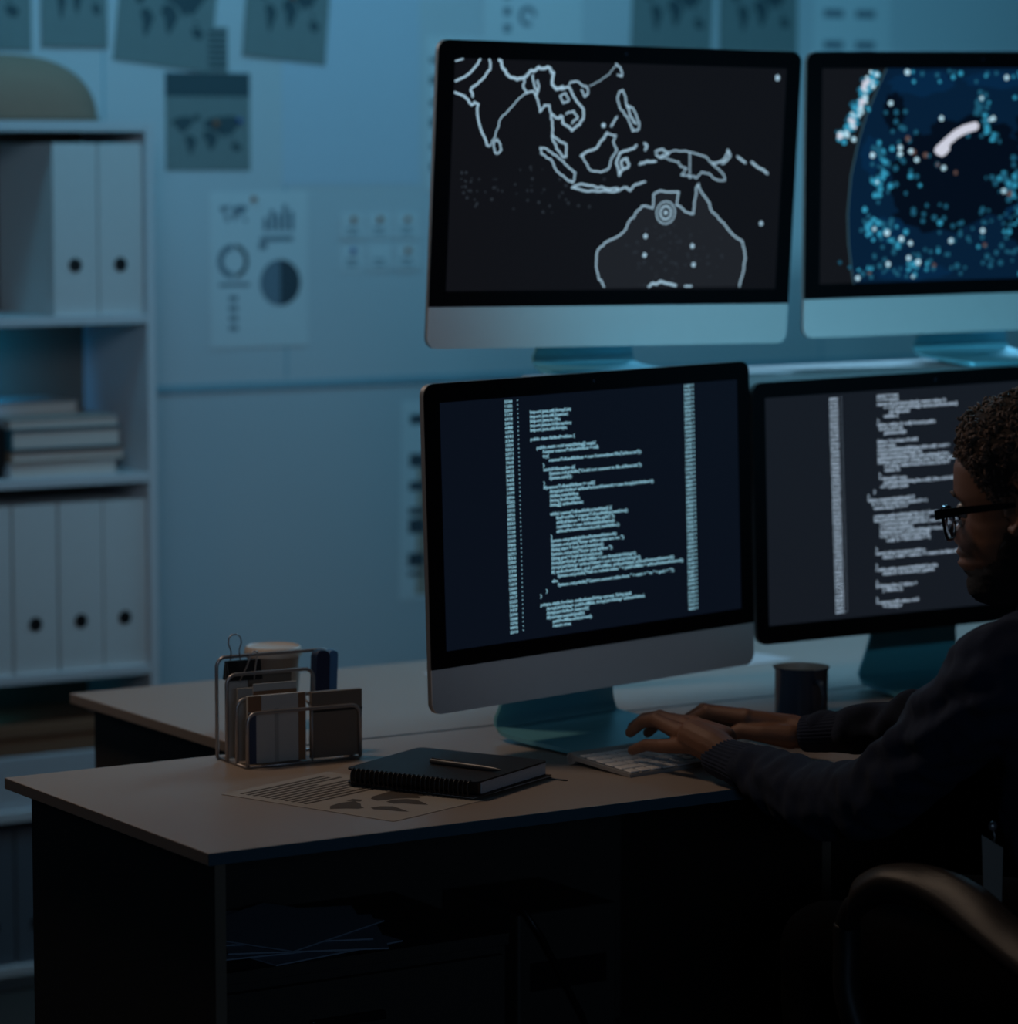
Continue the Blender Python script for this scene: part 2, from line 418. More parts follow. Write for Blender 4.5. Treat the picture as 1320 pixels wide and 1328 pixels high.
# infographic
t = sheet('infographic_poster', 'white infographic sheet with ring chart, bars and a big pie chart', 1.322, 1.185, 0.225, 0.315, 0.0, M_paper)
k = MB()
def pie(mb, cx, cz, r, a0, a1, y, r0=0):
    n = 20; A = [math.radians(a0+(a1-a0)*i/n) for i in range(n+1)]
    o = [(cx+r*math.cos(a), y, cz+r*math.sin(a)) for a in A]
    if r0: o += [(cx+r0*math.cos(a), y, cz+r0*math.sin(a)) for a in reversed(A)]
    else: o += [(cx, y, cz)]
    mb.add(o, [tuple(range(len(o)))])
pie(k, 0.160,0.130,0.047,90,270,y1); world_map(k, 0.02,0.245,0.07,0.045,y1)
pie(k, 0.052,0.175,0.035,90,270,y1,0.022)
for j in range(5): k.box((0.122+j*0.015,-0.0012,0.235),(0.132+j*0.015,-0.0008,0.252+[.01,.026,.018,.036,.022][j]))
k.box((0.115,-0.0012,0.214),(0.19,-0.0008,0.224)); k.box((0.112,-0.0012,0.198),(0.13,-0.0008,0.212)); k.box((0.02,-0.0012,0.124),(0.09,-0.0008,0.131))
for j in range(4): k.box((0.042,-0.0012,0.035+j*0.02),(0.062,-0.0008,0.045+j*0.02))
k.build('printed_charts', M_ink, t)
k = MB(); pie(k, 0.160,0.130,0.047,-90,90,y1); pie(k, 0.052,0.175,0.035,-80,80,y1,0.026); k.build('printed_pie', M_ink2, t)
pin(t, 0.1, 0.30, M_pinr)
# six notes
for j, (x, z, mm) in enumerate(((1.625,1.40,M_pinr),(1.690,1.40,M_pinr),(1.755,1.40,M_pinr),(1.625,1.335,M_pinb),(1.690,1.335,None),(1.755,1.335,M_pinr))):
    t = sheet('small_note', 'small pale note on the board left of the upper monitor, '+('upper row' if j < 3 else 'lower row')+(', farthest left',', middle one',', nearest the monitor')[j % 3], x, z, 0.055, 0.055, 0, M_paper, cat='note')
    t['group'] = 'six small notes pinned in two rows'
    k = MB(); k.box((0.012,-0.001,0.01),(0.043,-0.0007,0.014)).box((0.012,-0.001,0.02),(0.038,-0.0007,0.024)); k.build('writing', M_ink, t)
    if mm: pin(t, 0.028, 0.042, mm)
# chart left of and above the upper monitor
t = sheet('column_chart', 'tall pale sheet with a column of dark marks, half behind the upper left monitor', 1.83, 1.50, 0.20, 0.32, 0, M_paper)
k = MB()
for j, s in enumerate((.018,.012,.02,.012,.016,.01)): k.box((0.01,-0.0012,0.04+j*0.045),(0.045,-0.0008,0.04+s+j*0.045))
k.build('printed_marks', M_ink2, t)
t = sheet('infographic_poster', 'pale infographic sheet with square marks above the left upper monitor', 1.97, 1.80, 0.25, 0.2, 0, M_paper)
k = MB()
for j in range(4): k.box((0.05,-0.0012,0.03+j*0.035),(0.068,-0.0008,0.048+j*0.035))
pie(k, 0.11,0.065,0.022,0,300,y1,0.012); world_map(k, 0.10,0.12,0.12,0.07,y1)
k.build('printed_charts', M_ink, t)
t = sheet('report_sheet', 'pale report sheets with faint blocks above the right upper monitor', 2.84, 1.78, 0.22, 0.26, 0, M_paper)
k = MB()
for a, b in ((.03,.03),(.12,.03),(.03,.10),(.12,.10),(.03,.17)): k.box((a,-0.0012,b),(a+.055,-0.0008,b+.018))
k.build('printed_blocks', M_ink, t)
# hanging strip low on the wall
t = thing('photo_sheet', 'narrow pale sheet with small dark pictures hanging left of the lower monitor', 'poster', (1.765, 2.5318, 0.642), (0, 0.02, 0))
MB().box((0,-0.0006,0),(0.12,0,0.42)).build('paper', M_paper, t)
k = MB()
for j, (h, q) in enumerate(((.012,.02),(.03,.04),(.012,.06),(.045,.11),(.02,.15),(.028,.20),(.04,.25),(.03,.34))): k.box((0.02,-0.0012,0.03+q),(0.06,-0.0008,0.03+q+h*.7))
k.build('small_pictures', M_ink2, t)
MB().box((0.04,-0.0011,0.01),(0.118,-0.0007,0.28)).build('tan_strip', mat('tan_print',(0.42,0.34,0.28),0.8), t)

# ---------------------------------------------------------------- desks
def desk(label, x, y, wd, dp, panels, extra=None):
    t = thing('office_desk', label, 'desk', (x, y, 0))
    MB().box((0,0,0.7245),(wd,dp,0.74)).build('desktop', M_desk, t, bevel=0.001)
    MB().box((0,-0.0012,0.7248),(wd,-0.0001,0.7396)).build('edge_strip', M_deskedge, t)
    for px in panels:
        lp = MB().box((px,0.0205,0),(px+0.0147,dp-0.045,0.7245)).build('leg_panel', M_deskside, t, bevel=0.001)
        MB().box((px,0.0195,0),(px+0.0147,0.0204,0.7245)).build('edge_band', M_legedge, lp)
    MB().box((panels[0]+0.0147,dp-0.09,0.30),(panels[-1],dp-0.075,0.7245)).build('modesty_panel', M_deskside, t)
    return t
desk('long grey-topped desk nearest the camera, with the keyboard and file sorter on it', 0, 0, 1.9, 0.594, (0.0186, 0.944, 1.86))
desk('grey-topped desk standing back to back behind the near one, sticking out less to the left', 0.383, 0.604, 1.9, 0.60, (0.02, 0.945, 1.86))

# under the near desk
t = thing('low_cabinet', 'dark low cabinet under the left part of the near desk', 'cabinet', (0.04, 0.2, 0))
MB().box((0,0,0.04),(0.51,0.34,0.52)).build('carcass', M_deskside, t, bevel=0.002)
MB().box((-0.003,-0.004,0.52),(0.513,0.344,0.536)).build('top_board', M_deskside, t, bevel=0.001)
for z in (0.06, 0.29):
    d = MB().box((0.01,-0.014,z),(0.50,-0.001,z+0.22)).build('drawer', M_deskside, t, bevel=0.002)
    MB().box((0.20,-0.024,z+0.16),(0.31,-0.014,z+0.172)).build('handle', M_hole, d, bevel=0.002)
gp = 'loose papers piled on the low cabinet'
for i in range(6):
    o = MB().box((-0.105,-0.1,0),(0.105,0.1,0.0022)).build('paper_stack', mat('bluish_paper',(0.30,0.36,0.45),0.8), bevel=0.0004)
    o.location = (0.30+rnd.uniform(-.04,.04), 0.33+rnd.uniform(-.03,.03), 0.5365+0.0026*i); o.rotation_euler = (0,0,rnd.uniform(-.5,.5))
    tag(o, 'loose bluish sheet on the dark cabinet, '+('bottom','second from the bottom','third from the bottom','third from the top','second from the top','top')[i]+' of its pile', 'paper', gp)
t = thing('computer_tower', 'dark boxy computer tower under the near desk beside the cabinet', 'computer', (0.633, 0.3, 0))
MB().box((0,0,0.02),(0.166,0.2,0.53)).build('case', M_deskside, t, bevel=0.004)
for a in (0.02, 0.12): MB().box((a,0.01,0),(a+0.03,0.19,0.02)).build('foot', M_hole, t)
MB().box((0.02,-0.003,0.42),(0.146,0,0.46)).build('drive_bay', M_hole, t)
tag(MB().tube([(0.63,0.285,0.545),(0.66,0.28,0.50),(0.69,0.285,0.45),(0.73,0.285,0.38),(0.78,0.30,0.28),(0.82,0.34,0.12),(0.86,0.36,0.02)],0.004,8).build('power_cable', M_hole, smooth=True), 'black cable hanging slantwise in front of the computer tower', 'cable')

# riser
t = thing('monitor_riser', 'raised pale shelf over the desks carrying the two upper monitors', 'shelf', (0.985, 0.615, 0.7402))
MB().box((0,0,0.470),(1.47,0.225,0.4945)).build('shelf_board', M_riser, t, bevel=0.001)
MB().box((0.08,0.175,0),(0.10,0.222,0.470)).build('leg', M_riser, t); MB().box((1.36,0.175,0),(1.38,0.222,0.470)).build('leg', M_riser, t)
MB().box((0.10,0.20,0.3),(1.36,0.215,0.470)).build('back_rail', M_riser, t)

# ---------------------------------------------------------------- monitors
def monitor(name, label, origin, ang, ground, neck_x, foot_w, neck_w, HH=0.455, chin=0.062, scr=(0.0278,0.086,0.6225,0.4285), m_scr=None, silver=True, foot_y=-0.10):
    yaw, tilt, roll = [math.radians(a) for a in ang]
    Mp = Matrix.Translation(origin) @ Matrix.Rotation(yaw, 4, 'Z') @ Matrix.Rotation(tilt, 4, 'X') @ Matrix.Rotation(roll, 4, 'Y')
    Mr0 = Matrix.Translation(origin) @ Matrix.Rotation(yaw, 4, 'Z')
    base = Mr0 @ Vector((neck_x, 0.02, 0)); base.z = ground
    t = thing(name, label, 'monitor', base, (0,0,yaw))
    Mr = Matrix.Translation(base) @ Matrix.Rotation(yaw, 4, 'Z')
    rel = Mr.inverted() @ Mp
    W_ = 0.65
    body = M_alu if silver else M_bezel
    pts = rrect(0,0,W_,HH,0.017,8)
    # shell: slab plus a domed back
    mb = MB(); n = len(pts); vs = []; lv = [(1.0,0.0012),(1.0,0.009),(0.985,0.013),(0.93,0.021),(0.80,0.031),(0.55,0.042),(0.25,0.050)]
    cx, cz = W_/2, HH/2
    for s, y in lv: vs += [(cx+(px-cx)*s, y, cz+(pz-cz)*s) for px, pz in pts]
    fs = [tuple(range(n))] + [(i*n+k, i*n+(k+1) % n, (i+1)*n+(k+1) % n, (i+1)*n+k) for i in range(len(lv)-1) for k in range(n)] + [tuple((len(lv)-1)*n+k for k in range(n))]
    mb.add(vs, fs)
    sh = mb.build('shell', M_aludk if silver else M_bezel, t, smooth=True, angle=35); sh.matrix_basis = rel
    # face plate
    if silver:
        top = [p for p in pts if p[1] > chin]; bot = [p for p in pts if p[1] <= chin]
        # chin plate
        left = [p for p in bot if p[0] > W_/2]; right = [p for p in bot if p[0] <= W_/2]
        ch = right + left
        ch = sorted(right, key=lambda p: -p[1]) + sorted(left, key=lambda p: p[1])
        ch = [(0,chin)] + ch + [(W_,chin)]
        c = MB().prism(ch, 0.0012, 'y', 0).build('chin', M_alu, t); c.matrix_basis = rel
        r_ = [p for p in top if p[0] > W_/2]; l_ = [p for p in top if p[0] <= W_/2]
        tp = [(W_,chin+0.0005)] + r_ + l_ + [(0,chin+0.0005)]
        g = MB().prism(tp, 0.0022, 'y', -0.001).build('bezel', M_bezel, t); g.matrix_basis = rel
    else:
        g = MB().prism(pts, 0.0022, 'y', -0.001).build('bezel', M_bezel, t); g.matrix_basis = rel
    s = MB().box((scr[0],-0.0014,scr[1]),(scr[2],-0.0009,scr[3])).build('screen', m_scr, t); s.matrix_basis = rel
    cd = MB(); cd.disc(W_/2, HH-0.0125, 0.0024, -0.0012, 16); c = cd.build('webcam', mat('lens_glass',(0.02,0.02,0.03),0.1), t); c.matrix_basis = rel
    # stand: one bent sheet
    hz = origin[2] - ground
    prof = [(foot_y,0.001,foot_w),(foot_y+0.03,0.0035,foot_w),(-0.0,0.006,foot_w),(0.055,0.008,foot_w*.97),(0.078,0.013,foot_w*.92),(0.085,0.03,(foot_w+neck_w)/2),(0.080,hz*0.8,neck_w*1.05),(0.066,hz+0.05,neck_w),(0.050,hz+0.14,neck_w)]
    P = []
    for k in range(len(prof)-1):
        a, b = prof[k], prof[k+1]
        for j in range(4): u = j/4; P.append(tuple(a[q]*(1-u)+b[q]*u for q in range(3)))
    P.append(prof[-1])
    # smooth twice
    for _ in range(2): P = [P[0]] + [tuple((P[i-1][q]+2*P[i][q]+P[i+1][q])/4 for q in range(3)) for i in range(1, len(P)-1)] + [P[-1]]
    th = 0.006; sm = MB(); vs = []
    for i, (y, z, wd) in enumerate(P):
        a, b = P[max(i-1,0)], P[min(i+1,len(P)-1)]
        d = Vector((b[0]-a[0], b[1]-a[1])).normalized(); nn = Vector((-d.y, d.x))
        rnd_w = wd
        if i < 3: rnd_w = wd - (0.03, 0.012, 0.004)[i]
        for s_ in (-1, 1):
            vs += [(s_*rnd_w/2, y-0.02, z), (s_*rnd_w/2, y-0.02 + nn.x*th*-1, max(z + nn.y*th, z*0))]
    for i in range(len(vs)): vs[i] = (vs[i][0], vs[i][1], max(0.0003, vs[i][2]))
    fs = []
    for i in range(len(P)-1):
        q = i*4; r = q+4
        fs += [(q,q+2,r+2,r),(q+1,r+1,r+3,q+3),(q,r,r+1,q+1),(q+2,q+3,r+3,r+2)]
    fs += [(0,1,3,2),(len(vs)-4,len(vs)-2,len(vs)-1,len(vs)-3)]
    sm.add(vs, fs)
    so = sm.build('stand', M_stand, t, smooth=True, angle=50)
    # hinge block joining neck and shell
    MB().box((-0.03,0.02,hz+0.10),(0.03,0.065,hz+0.16)).build('hinge', M_aludk, t, bevel=0.004)
    return t, s

UL, sUL = monitor('computer_monitor', 'upper left silver monitor showing a glowing coastline map of islands', (0.7454,0.7253,1.288), (-1.6458,3.3894,0.7786), 1.235, 0.326, 0.20, 0.165, m_scr=M_scr_map)
LL, sLL = monitor('computer_monitor', 'lower left silver monitor full of glowing code on the near desk', (0.5374,0.3674,0.8083), (10.7957,-1.637,-0.4903), 0.74, 0.318, 0.27, 0.21, m_scr=M_scr_code)
UR, sUR = monitor('computer_monitor', 'upper right silver monitor showing a blue globe with dots of light', (1.4697,0.7593,1.2816), (-8.3354,1.7252,-0.7471), 1.235, 0.345, 0.20, 0.165, m_scr=M_scr_globe)
LR, sLR = monitor('computer_monitor', 'lower right black-framed monitor with code, partly behind the man', (1.2162,0.5371,0.8316), (-6.8875,-0.178,-1.6036), 0.74, 0.33, 0.22, 0.15, HH=0.40, scr=(0.0215,0.0285,0.628,0.3765), m_scr=M_scr_code2, silver=False)

def glow(mb, name, m, s):
    return mb.build(name, m, s)
YS = -0.0017
# upper left: coastline map
MAP = [(5.0, [(28, 424), (41, 428)]), (7.0, [(31, 394), (49, 402), (62, 416), (70, 428)]), (7.0, [(59, 374), (57, 385), (68, 392), (75, 398), (88, 414), (86, 429)]), (7.0, [(30, 377), (43, 375), (51, 369), (58, 359), (64, 366), (70, 361), (70, 343), (79, 321), (88, 302)]), (4.0, [(88, 302), (93, 301), (100, 314), (105, 330), (107, 339), (122, 355), (139, 371), (150, 380)]), (5.0, [(104, 310), (111, 305), (113, 296), (107, 290), (100, 294), (99, 303), (104, 310)]), (9.0, [(103, 429), (111, 415), (119, 404), (135, 400), (148, 403), (153, 409), (171, 417), (187, 419), (198, 411), (194, 395), (205, 386), (215, 391)]), (6.0, [(148, 403), (146, 391), (152, 380), (165, 383), (174, 369), (177, 354), (185, 361), (193, 363), (196, 350), (200, 332), (201, 318)]), (6.0, [(161, 407), (165, 394), (171, 378), (173, 387), (170, 399)]), (7.0, [(202, 386), (213, 388), (226, 391), (232, 382), (240, 371), (252, 360), (255, 349), (248, 337), (235, 327), (229, 332), (218, 336), (218, 346), (207, 344), (197, 350)]), (5.0, [(211, 377), (221, 382), (227, 371), (217, 367), (211, 377)]), (5.0, [(223, 350), (236, 355), (244, 346), (234, 337)]), (5.0, [(226, 397), (236, 400), (250, 394), (258, 391), (261, 382), (254, 378), (248, 387)]), (2.5, [(263, 394), (279, 401), (295, 413), (308, 425)]), (5.0, [(308, 427), (316, 420), (318, 409), (311, 411)]), (5.0, [(315, 386), (323, 388), (327, 377), (330, 366), (341, 362), (353, 344), (354, 330), (343, 327), (337, 339), (328, 352), (317, 363), (312, 377), (315, 386)]), (6.0, [(331, 364), (339, 348), (349, 339)]), (6.0, [(313, 348), (304, 334)]), (6.0, [(200, 318), (211, 311), (225, 305), (227, 287), (221, 287), (209, 300), (200, 318)]), (5.0, [(180, 300), (191, 299), (204, 291), (221, 280), (232, 269), (244, 262), (240, 248), (228, 253), (211, 266), (200, 282), (183, 291), (180, 300)]), (6.0, [(239, 241), (255, 246), (277, 244), (299, 240), (321, 240), (315, 236), (288, 236), (256, 237), (239, 241)]), (6.0, [(318, 237), (337, 242), (343, 237), (353, 246), (369, 251)]), (7.0, [(253, 289), (263, 294), (279, 301), (289, 313), (297, 324)]), (5.0, [(297, 324), (314, 320), (309, 311), (315, 297), (305, 283), (303, 269), (289, 265), (270, 267), (262, 278), (253, 289)]), (7.0, [(351, 305), (334, 297), (321, 293), (316, 279), (322, 260), (327, 270), (324, 281), (335, 286), (338, 272), (331, 270)]), (7.0, [(364, 309), (369, 306), (367, 299)]), (7.0, [(358, 278), (371, 282), (387, 282)]), (6.0, [(386, 298), (400, 301), (409, 294), (395, 287), (387, 293)]), (4.0, [(409, 294), (422, 299), (450, 297), (479, 290), (491, 279), (509, 267), (518, 255), (501, 255), (486, 264), (472, 267), (464, 257), (447, 262), (436, 262), (444, 271), (429, 280), (412, 285), (395, 287)]), (4.0, [(449, 295), (451, 257)]), (6.0, [(492, 280), (513, 286), (521, 301), (524, 291), (510, 280)]), (7.0, [(538, 291), (553, 282)]), (7.0, [(565, 282), (583, 273), (596, 266)]), (5.0, [(304, 89), (295, 104), (289, 122), (290, 148), (303, 157), (335, 173), (345, 191), (356, 203), (366, 215), (386, 211), (387, 233), (398, 238), (432, 236), (430, 215), (447, 206), (459, 201), (462, 211), (463, 234), (467, 248), (474, 234), (486, 225), (495, 206), (519, 187), (537, 171), (555, 159), (562, 140), (561, 117), (554, 90)]), (8.0, [(387, 91), (406, 98), (435, 92)]), (6.0, [(452, 91), (464, 91)])]
k = MB()
for wd, pts in MAP:
    q = [(a/1000, b/1000) for a, b in pts]
    if len(q) > 2:
        r = []
        for a, b in zip(q, q[1:]):
            for u in (0, .33, .66):
                x, z = a[0]*(1-u)+b[0]*u, a[1]*(1-u)+b[1]*u
                nn = noise.noise_vector(Vector((x*210, z*210, wd))) * 0.0030
                r.append((x+nn.x, z+nn.y))
        r.append(q[-1]); q = r
    k.ribbon([(min(.621,max(.029,a)), min(.4275,max(.088,b))) for a, b in q], wd*0.00050, YS)
glow(k, 'coastline', M_line, sUL)
AUS = [p for w_, p in MAP if len(p) == 29 and w_ == 5.0][0] if any(len(p) == 29 for _, p in MAP) else max((p for _, p in MAP), key=len)
k = MB(); k.add([(a/1000, -0.00155, b/1000) for a, b in AUS], [tuple(range(len(AUS)))]); glow(k, 'land_tint', screen('glow_land', (0.0125,0.0145,0.0185)), sUL)
ax, az = 0.410, 0.204
k = MB(); k.ribbon([(ax+0.017*math.cos(a*PI/12), az+0.017*math.sin(a*PI/12)) for a in range(25)], 0.002, YS)
k.ribbon([(ax+0.010*math.cos(a*PI/12), az+0.010*math.sin(a*PI/12)) for a in range(-14,12)], 0.003, YS)
k.disc(ax, az, 0.0035, YS, 12)
for a, b in ((.375,.168),(.375,.139),(.462,.153),(.466,.124),(.6055,.414),(.589,.188),(.29,.335)): k.disc(a, b, 0.0037 if a < .6 else .0045, YS-.0002, 14)
glow(k, 'bright_dots', M_line, sUL)
k = MB()
for i in range(170):
    if i < 110:
        a, b = rnd.gauss(.42,.05), rnd.gauss(.145,.035)
        if not .33 < a < .52 or not .092 < b < .19: continue
    else: a, b = rnd.uniform(.035,.30), rnd.gauss(.235,.02)
    k.disc(a, b, rnd.uniform(.0010,.0028), YS+.0001, 8)
glow(k, 'faint_dots', M_line2, sUL)

# upper right: globe
k = MB()
limb = [(144,433),(128,396),(108,353),(94,310),(82,258),(77,197),(79,153),(85,109),(90,86)]
k.add([(a/1000, -0.00150, min(.4285, b/1000)) for a, b in limb] + [(.6225,-0.0015,.086),(.6225,-0.0015,.4285)], [tuple(range(11))])
glow(k, 'ocean', M_navy, sUR)
k = MB()
for c, rx, rz in (((.30,.30),.095,.05),((.25,.20),.085,.035),((.33,.24),.09,.05),((.20,.25),.045,.07),((.16,.36),.02,.03),((.45,.33),.06,.05),((.42,.17),.05,.03)):
    k.add([(c[0]+rx*math.cos(a*PI/16)*(1+.12*math.sin(a*2.3)), -0.00155-.00001*rx*100, c[1]+rz*math.sin(a*PI/16)*(1+.15*math.cos(a*1.7))) for a in range(32)], [tuple(range(32))])
glow(k, 'dark_land', M_navy2, sUR)
k = MB()
for c, rx, rz in (((.21,.405),.06,.02),((.36,.41),.07,.014),((.12,.29),.02,.03),((.15,.17),.04,.02),((.2,.10),.07,.012),((.40,.23),.03,.07)):
    k.add([(c[0]+rx*math.cos(a*PI/16)*(1+.12*math.sin(a*2.1)), -0.00158, c[1]+rz*math.sin(a*PI/16)*(1+.15*math.cos(a*1.3))) for a in range(32)], [tuple(range(32))])
glow(k, 'lit_ocean', screen('glow_marine', (0.0015,0.018,0.055)), sUR)
k = MB(); k.ribbon([(a/1000, min(.427,b/1000)) for a, b in limb], 0.0022, YS); glow(k, 'limb_line', screen('glow_limb', (0.03,0.075,0.10)), sUR)
D = [MB(), MB(), MB(), MB(), MB()]
def inside(a, b):
    return .032 < a < .60 and .091 < b < .425
def dots(path, n, sg, wts, r0=.0026, r1=.0052):
    n = int(n*0.62)
    for i in range(n):
        j = rnd.random()*(len(path)-1); q = int(j); u = j-q
        a = (path[q][0]*(1-u)+path[q+1][0]*u)/1000 + rnd.gauss(0,sg); b = (path[q][1]*(1-u)+path[q+1][1]*u)/1000 + rnd.gauss(0,sg)
        if not inside(a, b): continue
        w_ = rnd.choices(range(5), wts)[0]
        D[w_].disc(a, b, rnd.uniform(r0,r1), YS-.0001*w_-.00002*rnd.random()*4, 10)
dots([(124,427),(110,401),(95,366),(81,340),(56,315)], 250, .006, (3,4,1.2,.6,0))
dots([(139,314),(134,288),(130,257),(143,226)], 75, .009, (4,4,.6,0,0))
dots([(103,196),(139,174),(170,155),(191,124),(202,93)], 95, .012, (4,3,.4,.1,0))
dots([(324,391),(330,360),(325,334),(352,316)], 60, .010, (4,3,.4,0,0))
dots([(374,262),(385,217),(381,164),(393,123)], 70, .012, (4,3,.3,0,.2))
dots([(170,409),(241,422),(303,426),(375,417)], 45, .010, (4,3,.4,0,0))
dots([(100,110),(160,105),(240,125),(380,110)], 90, .014, (6,1.2,.1,0,.3))
dots([(150,370),(180,330),(160,270),(190,240)], 40, .015, (5,1.4,.1,0,.2))
dots([(210,210),(260,160),(330,170),(380,230)], 60, .016, (6,1.2,.1,0,.4))
dots([(400,420),(500,380),(460,280),(520,180),(430,110),(580,120)], 190, .03, (5,3,.5,0,.2))
dots([(190,300),(250,268),(330,250),(390,245)], 18, .004, (5,0,0,0,2))
for a, b in [(172,302),(172,292),(192,296),(203,282),(254,268),(270,150),(191,124),(153,115),(153,373),(248,348),(346,347),(97,94),(369,229),(370,413),(120,400),(86,316)]: D[2].disc(a/1000, b/1000, .0042, YS-.0005, 12)
arc = [(.243,.297),(.252,.304),(.262,.312),(.275,.322),(.292,.330),(.312,.335)]
D[3].ribbon([arc[0],(.250,.2935),(.258,.3)], .014, YS-.0004)
D[3].ribbon(arc, .014, YS-.0004)
for mb, nm, mm in zip(D, ('teal_dots','cyan_dots','white_dots','bright_arc','rust_dots'), (M_cyand, M_cyan, M_white, M_pale, M_rust)):
    if mb.v: glow(mb, nm, mm, sUR)

# lower left: code
CODE = '''import java.util.ArrayList;
import java.util.Scanner;
import java.io.File;
import java.io.IOException;
import java.util.Arrays;

public class AirlineProblem {

    public static void main(String[] args){
        Scanner scannerToReadAirlines = null;
        try{
            scannerToReadAirlines = new Scanner(new File("airlines.txt"));
        }
        catch(IOException e){
            System.out.println("Could not connect to file airlines.txt.");
            System.exit(0);
        }
        if(scannerToReadAirlines != null){
            ArrayList<Airline> airlinesPartnersNetwork = new ArrayList<Airline>();
            Airline newAirline;
            String lineFromFile;
            String[] airlineNames;

            while( scannerToReadAirlines.hasNext() ){
                lineFromFile = scannerToReadAirlines.nextLine();
                airlineNames = lineFromFile.split(",");
                newAirline = new Airline(airlineNames);
                airlinesPartnersNetwork.add( newAirline );
            }
            System.out.println(airlinesPartnersNetwork);
            System.out.print("Enter airline miles are on: ");
            String start = keyboard.nextLine();
            System.out.print("Enter goal airline: ");
            String goal = keyboard.nextLine();
            ArrayList<String> pathForMiles = new ArrayList<String>();
            ArrayList<String> airlinesVisited = new ArrayList<String>();
            if( canRedeem(start, goal, pathForMiles, airlinesVisited, airlinesPartnersNetwork))
                System.out.println("Path to redeem miles: " + pathForMiles + airlinesPartnersNetwork);
            else
                System.out.println("Cannot convert miles from " + start + " to " + goal + ".");
        }
    }

    private static boolean canRedeem(String current, String goal,
        ArrayList<String> pathForMiles, ArrayList<String> airlinesVisited,
        ArrayList<Airline> network){
        if(current.equals(goal)){
            pathForMiles.add(current);
            return true;'''.split('\n')
k = MB(); pitch = 0.00615
for i, ln in enumerate(CODE):
    s = ln.lstrip()
    if not s: continue
    ind = len(ln)-len(s)
    put_text(k, s, 0.1965+ind*0.0029, 0.4035-i*pitch*1.034-0.0, 0.0064, YS, bold=0.04, width=min(len(s)*0.0030, 0.5-(0.1965+ind*0.0029)))
glow(k, 'code_text', M_txt, sLL)
k = MB()
for i in range(54):
    n = rnd.randint(1000, 29999) if i % 3 else rnd.randint(100, 2999)
    put_text(k, str(n), 0.148, 0.4210-i*0.0061, 0.0055, YS, bold=0.04, width=0.0155)
    k.disc(0.1735, 0.4235-i*0.0061, 0.0010, YS, 6)
glow(k, 'line_numbers', M_txt, sLL)
k = MB()
for i in range(55):
    put_text(k, str(rnd.randint(1000, 29999)), 0.5085, 0.4230-i*0.00608, 0.0056, YS, bold=0.04, width=0.0155)
    k.disc(0.5275, 0.4255-i*0.00608, 0.0016, YS, 6)
glow(k, 'number_column', M_txt, sLL)

# lower right: code, rows as (indent mm, length mm)
ROWS = [(0,38),(0,38),(0,125),(12,134),(22,36),(12,26),(0,3),(0,105),(3,42),(12,40),(None,0),(0,72),(0,32),(0,130),(0,80),(0,130),(0,150),(12,118),(12,28),(2,3),(2,50),(10,130),(4,50),(-8,3),(-19,3),(-19,84),(-12,100),(-8,60),(None,0),(-8,115),(-8,98),(2,140),(2,60),(2,150),(2,90),(14,80),(None,0),(-6,3),(-6,90),(6,150),(None,0),(-6,3),(-6,112),(6,94),(None,0),(-6,3),(-6,74),(6,36),(None,0),(-6,3),(-6,76),(6,34)]
WORDS = 'public void getNetwork(String name) { return partners.size(); } if (next == null) for int i = 0; list.add( new Airline( names ) ); while scanner.hasNext() String line = path.toString() + value; boolean found = false;'.split()
k = MB(); zp = (0.3715-0.0445)/(len(ROWS)-1)
for i, (ind, ln) in enumerate(ROWS):
    if ind is None: continue
    nch = max(1, int(ln/2.9)); s = ''
    while len(s) < nch: s += rnd.choice(WORDS)+' '
    s = s[:nch].strip() or '}'
    if nch == 1: s = '}'
    z = 0.3690-i*zp
    put_text(k, s, 0.2185+ind/1000+(0 if i < 28 else 0.0), z-0.003, 0.0070, YS, bold=0.04, width=ln/1000)
glow(k, 'code_text', M_txt2, sLR)
k = MB()
for i in range(54):
    z = 0.3690-i*0.0062
    put_text(k, str(rnd.randint(1000, 29999)), 0.1330+0.006*i/54, z-0.003, 0.0058, YS, bold=0.04, width=0.0155)
    k.disc(0.1545+0.005*i/54, z, 0.0007, YS, 6)
glow(k, 'line_numbers', M_txt2, sLR)

# ---------------------------------------------------------------- keyboard
kb = thing('keyboard', 'slim white keyboard under the hands of the man', 'keyboard', (0.841, 0.222, 0.74), (0,0,math.radians(6.8)))
M_key = mat('key_plastic', (0.80,0.78,0.76), 0.5)
sl = 0.075   # slope
MB().prism([(-0.065,0.0),(-0.065,0.0045),(0.05,0.0135),(0.055,0.0165),(0.060,0.0175),(0.065,0.0150),(0.067,0.0085),(0.065,0.002),(0.060,0),(0.052,0.002),(0.048,0.007)], 0.279, 'x', -0.1395).build('base', mat('keyboard_metal',(0.36,0.35,0.34),0.5,0.3), kb, smooth=True, angle=40)
e = MB(); e.cyl((-0.1398,0.0585,0.0088),(-0.1392,0.0585,0.0088),0.0045,n=20); e.build('battery_cap', M_aludk, kb)
me_cache = {}
rows = [(-0.055,[.016,.016,.016,.022,.082,.022,.016,.016,.016,.016]),(-0.036,[.038,]+[.0155]*10+[.038]),(-0.017,[.029]+[.0155]*11+[.029]),(0.002,[.024]+[.0155]*12+[.020]),(0.021,[.0155]*13+[.028]),(0.038,[.0175]*14)]
tot = 0.272
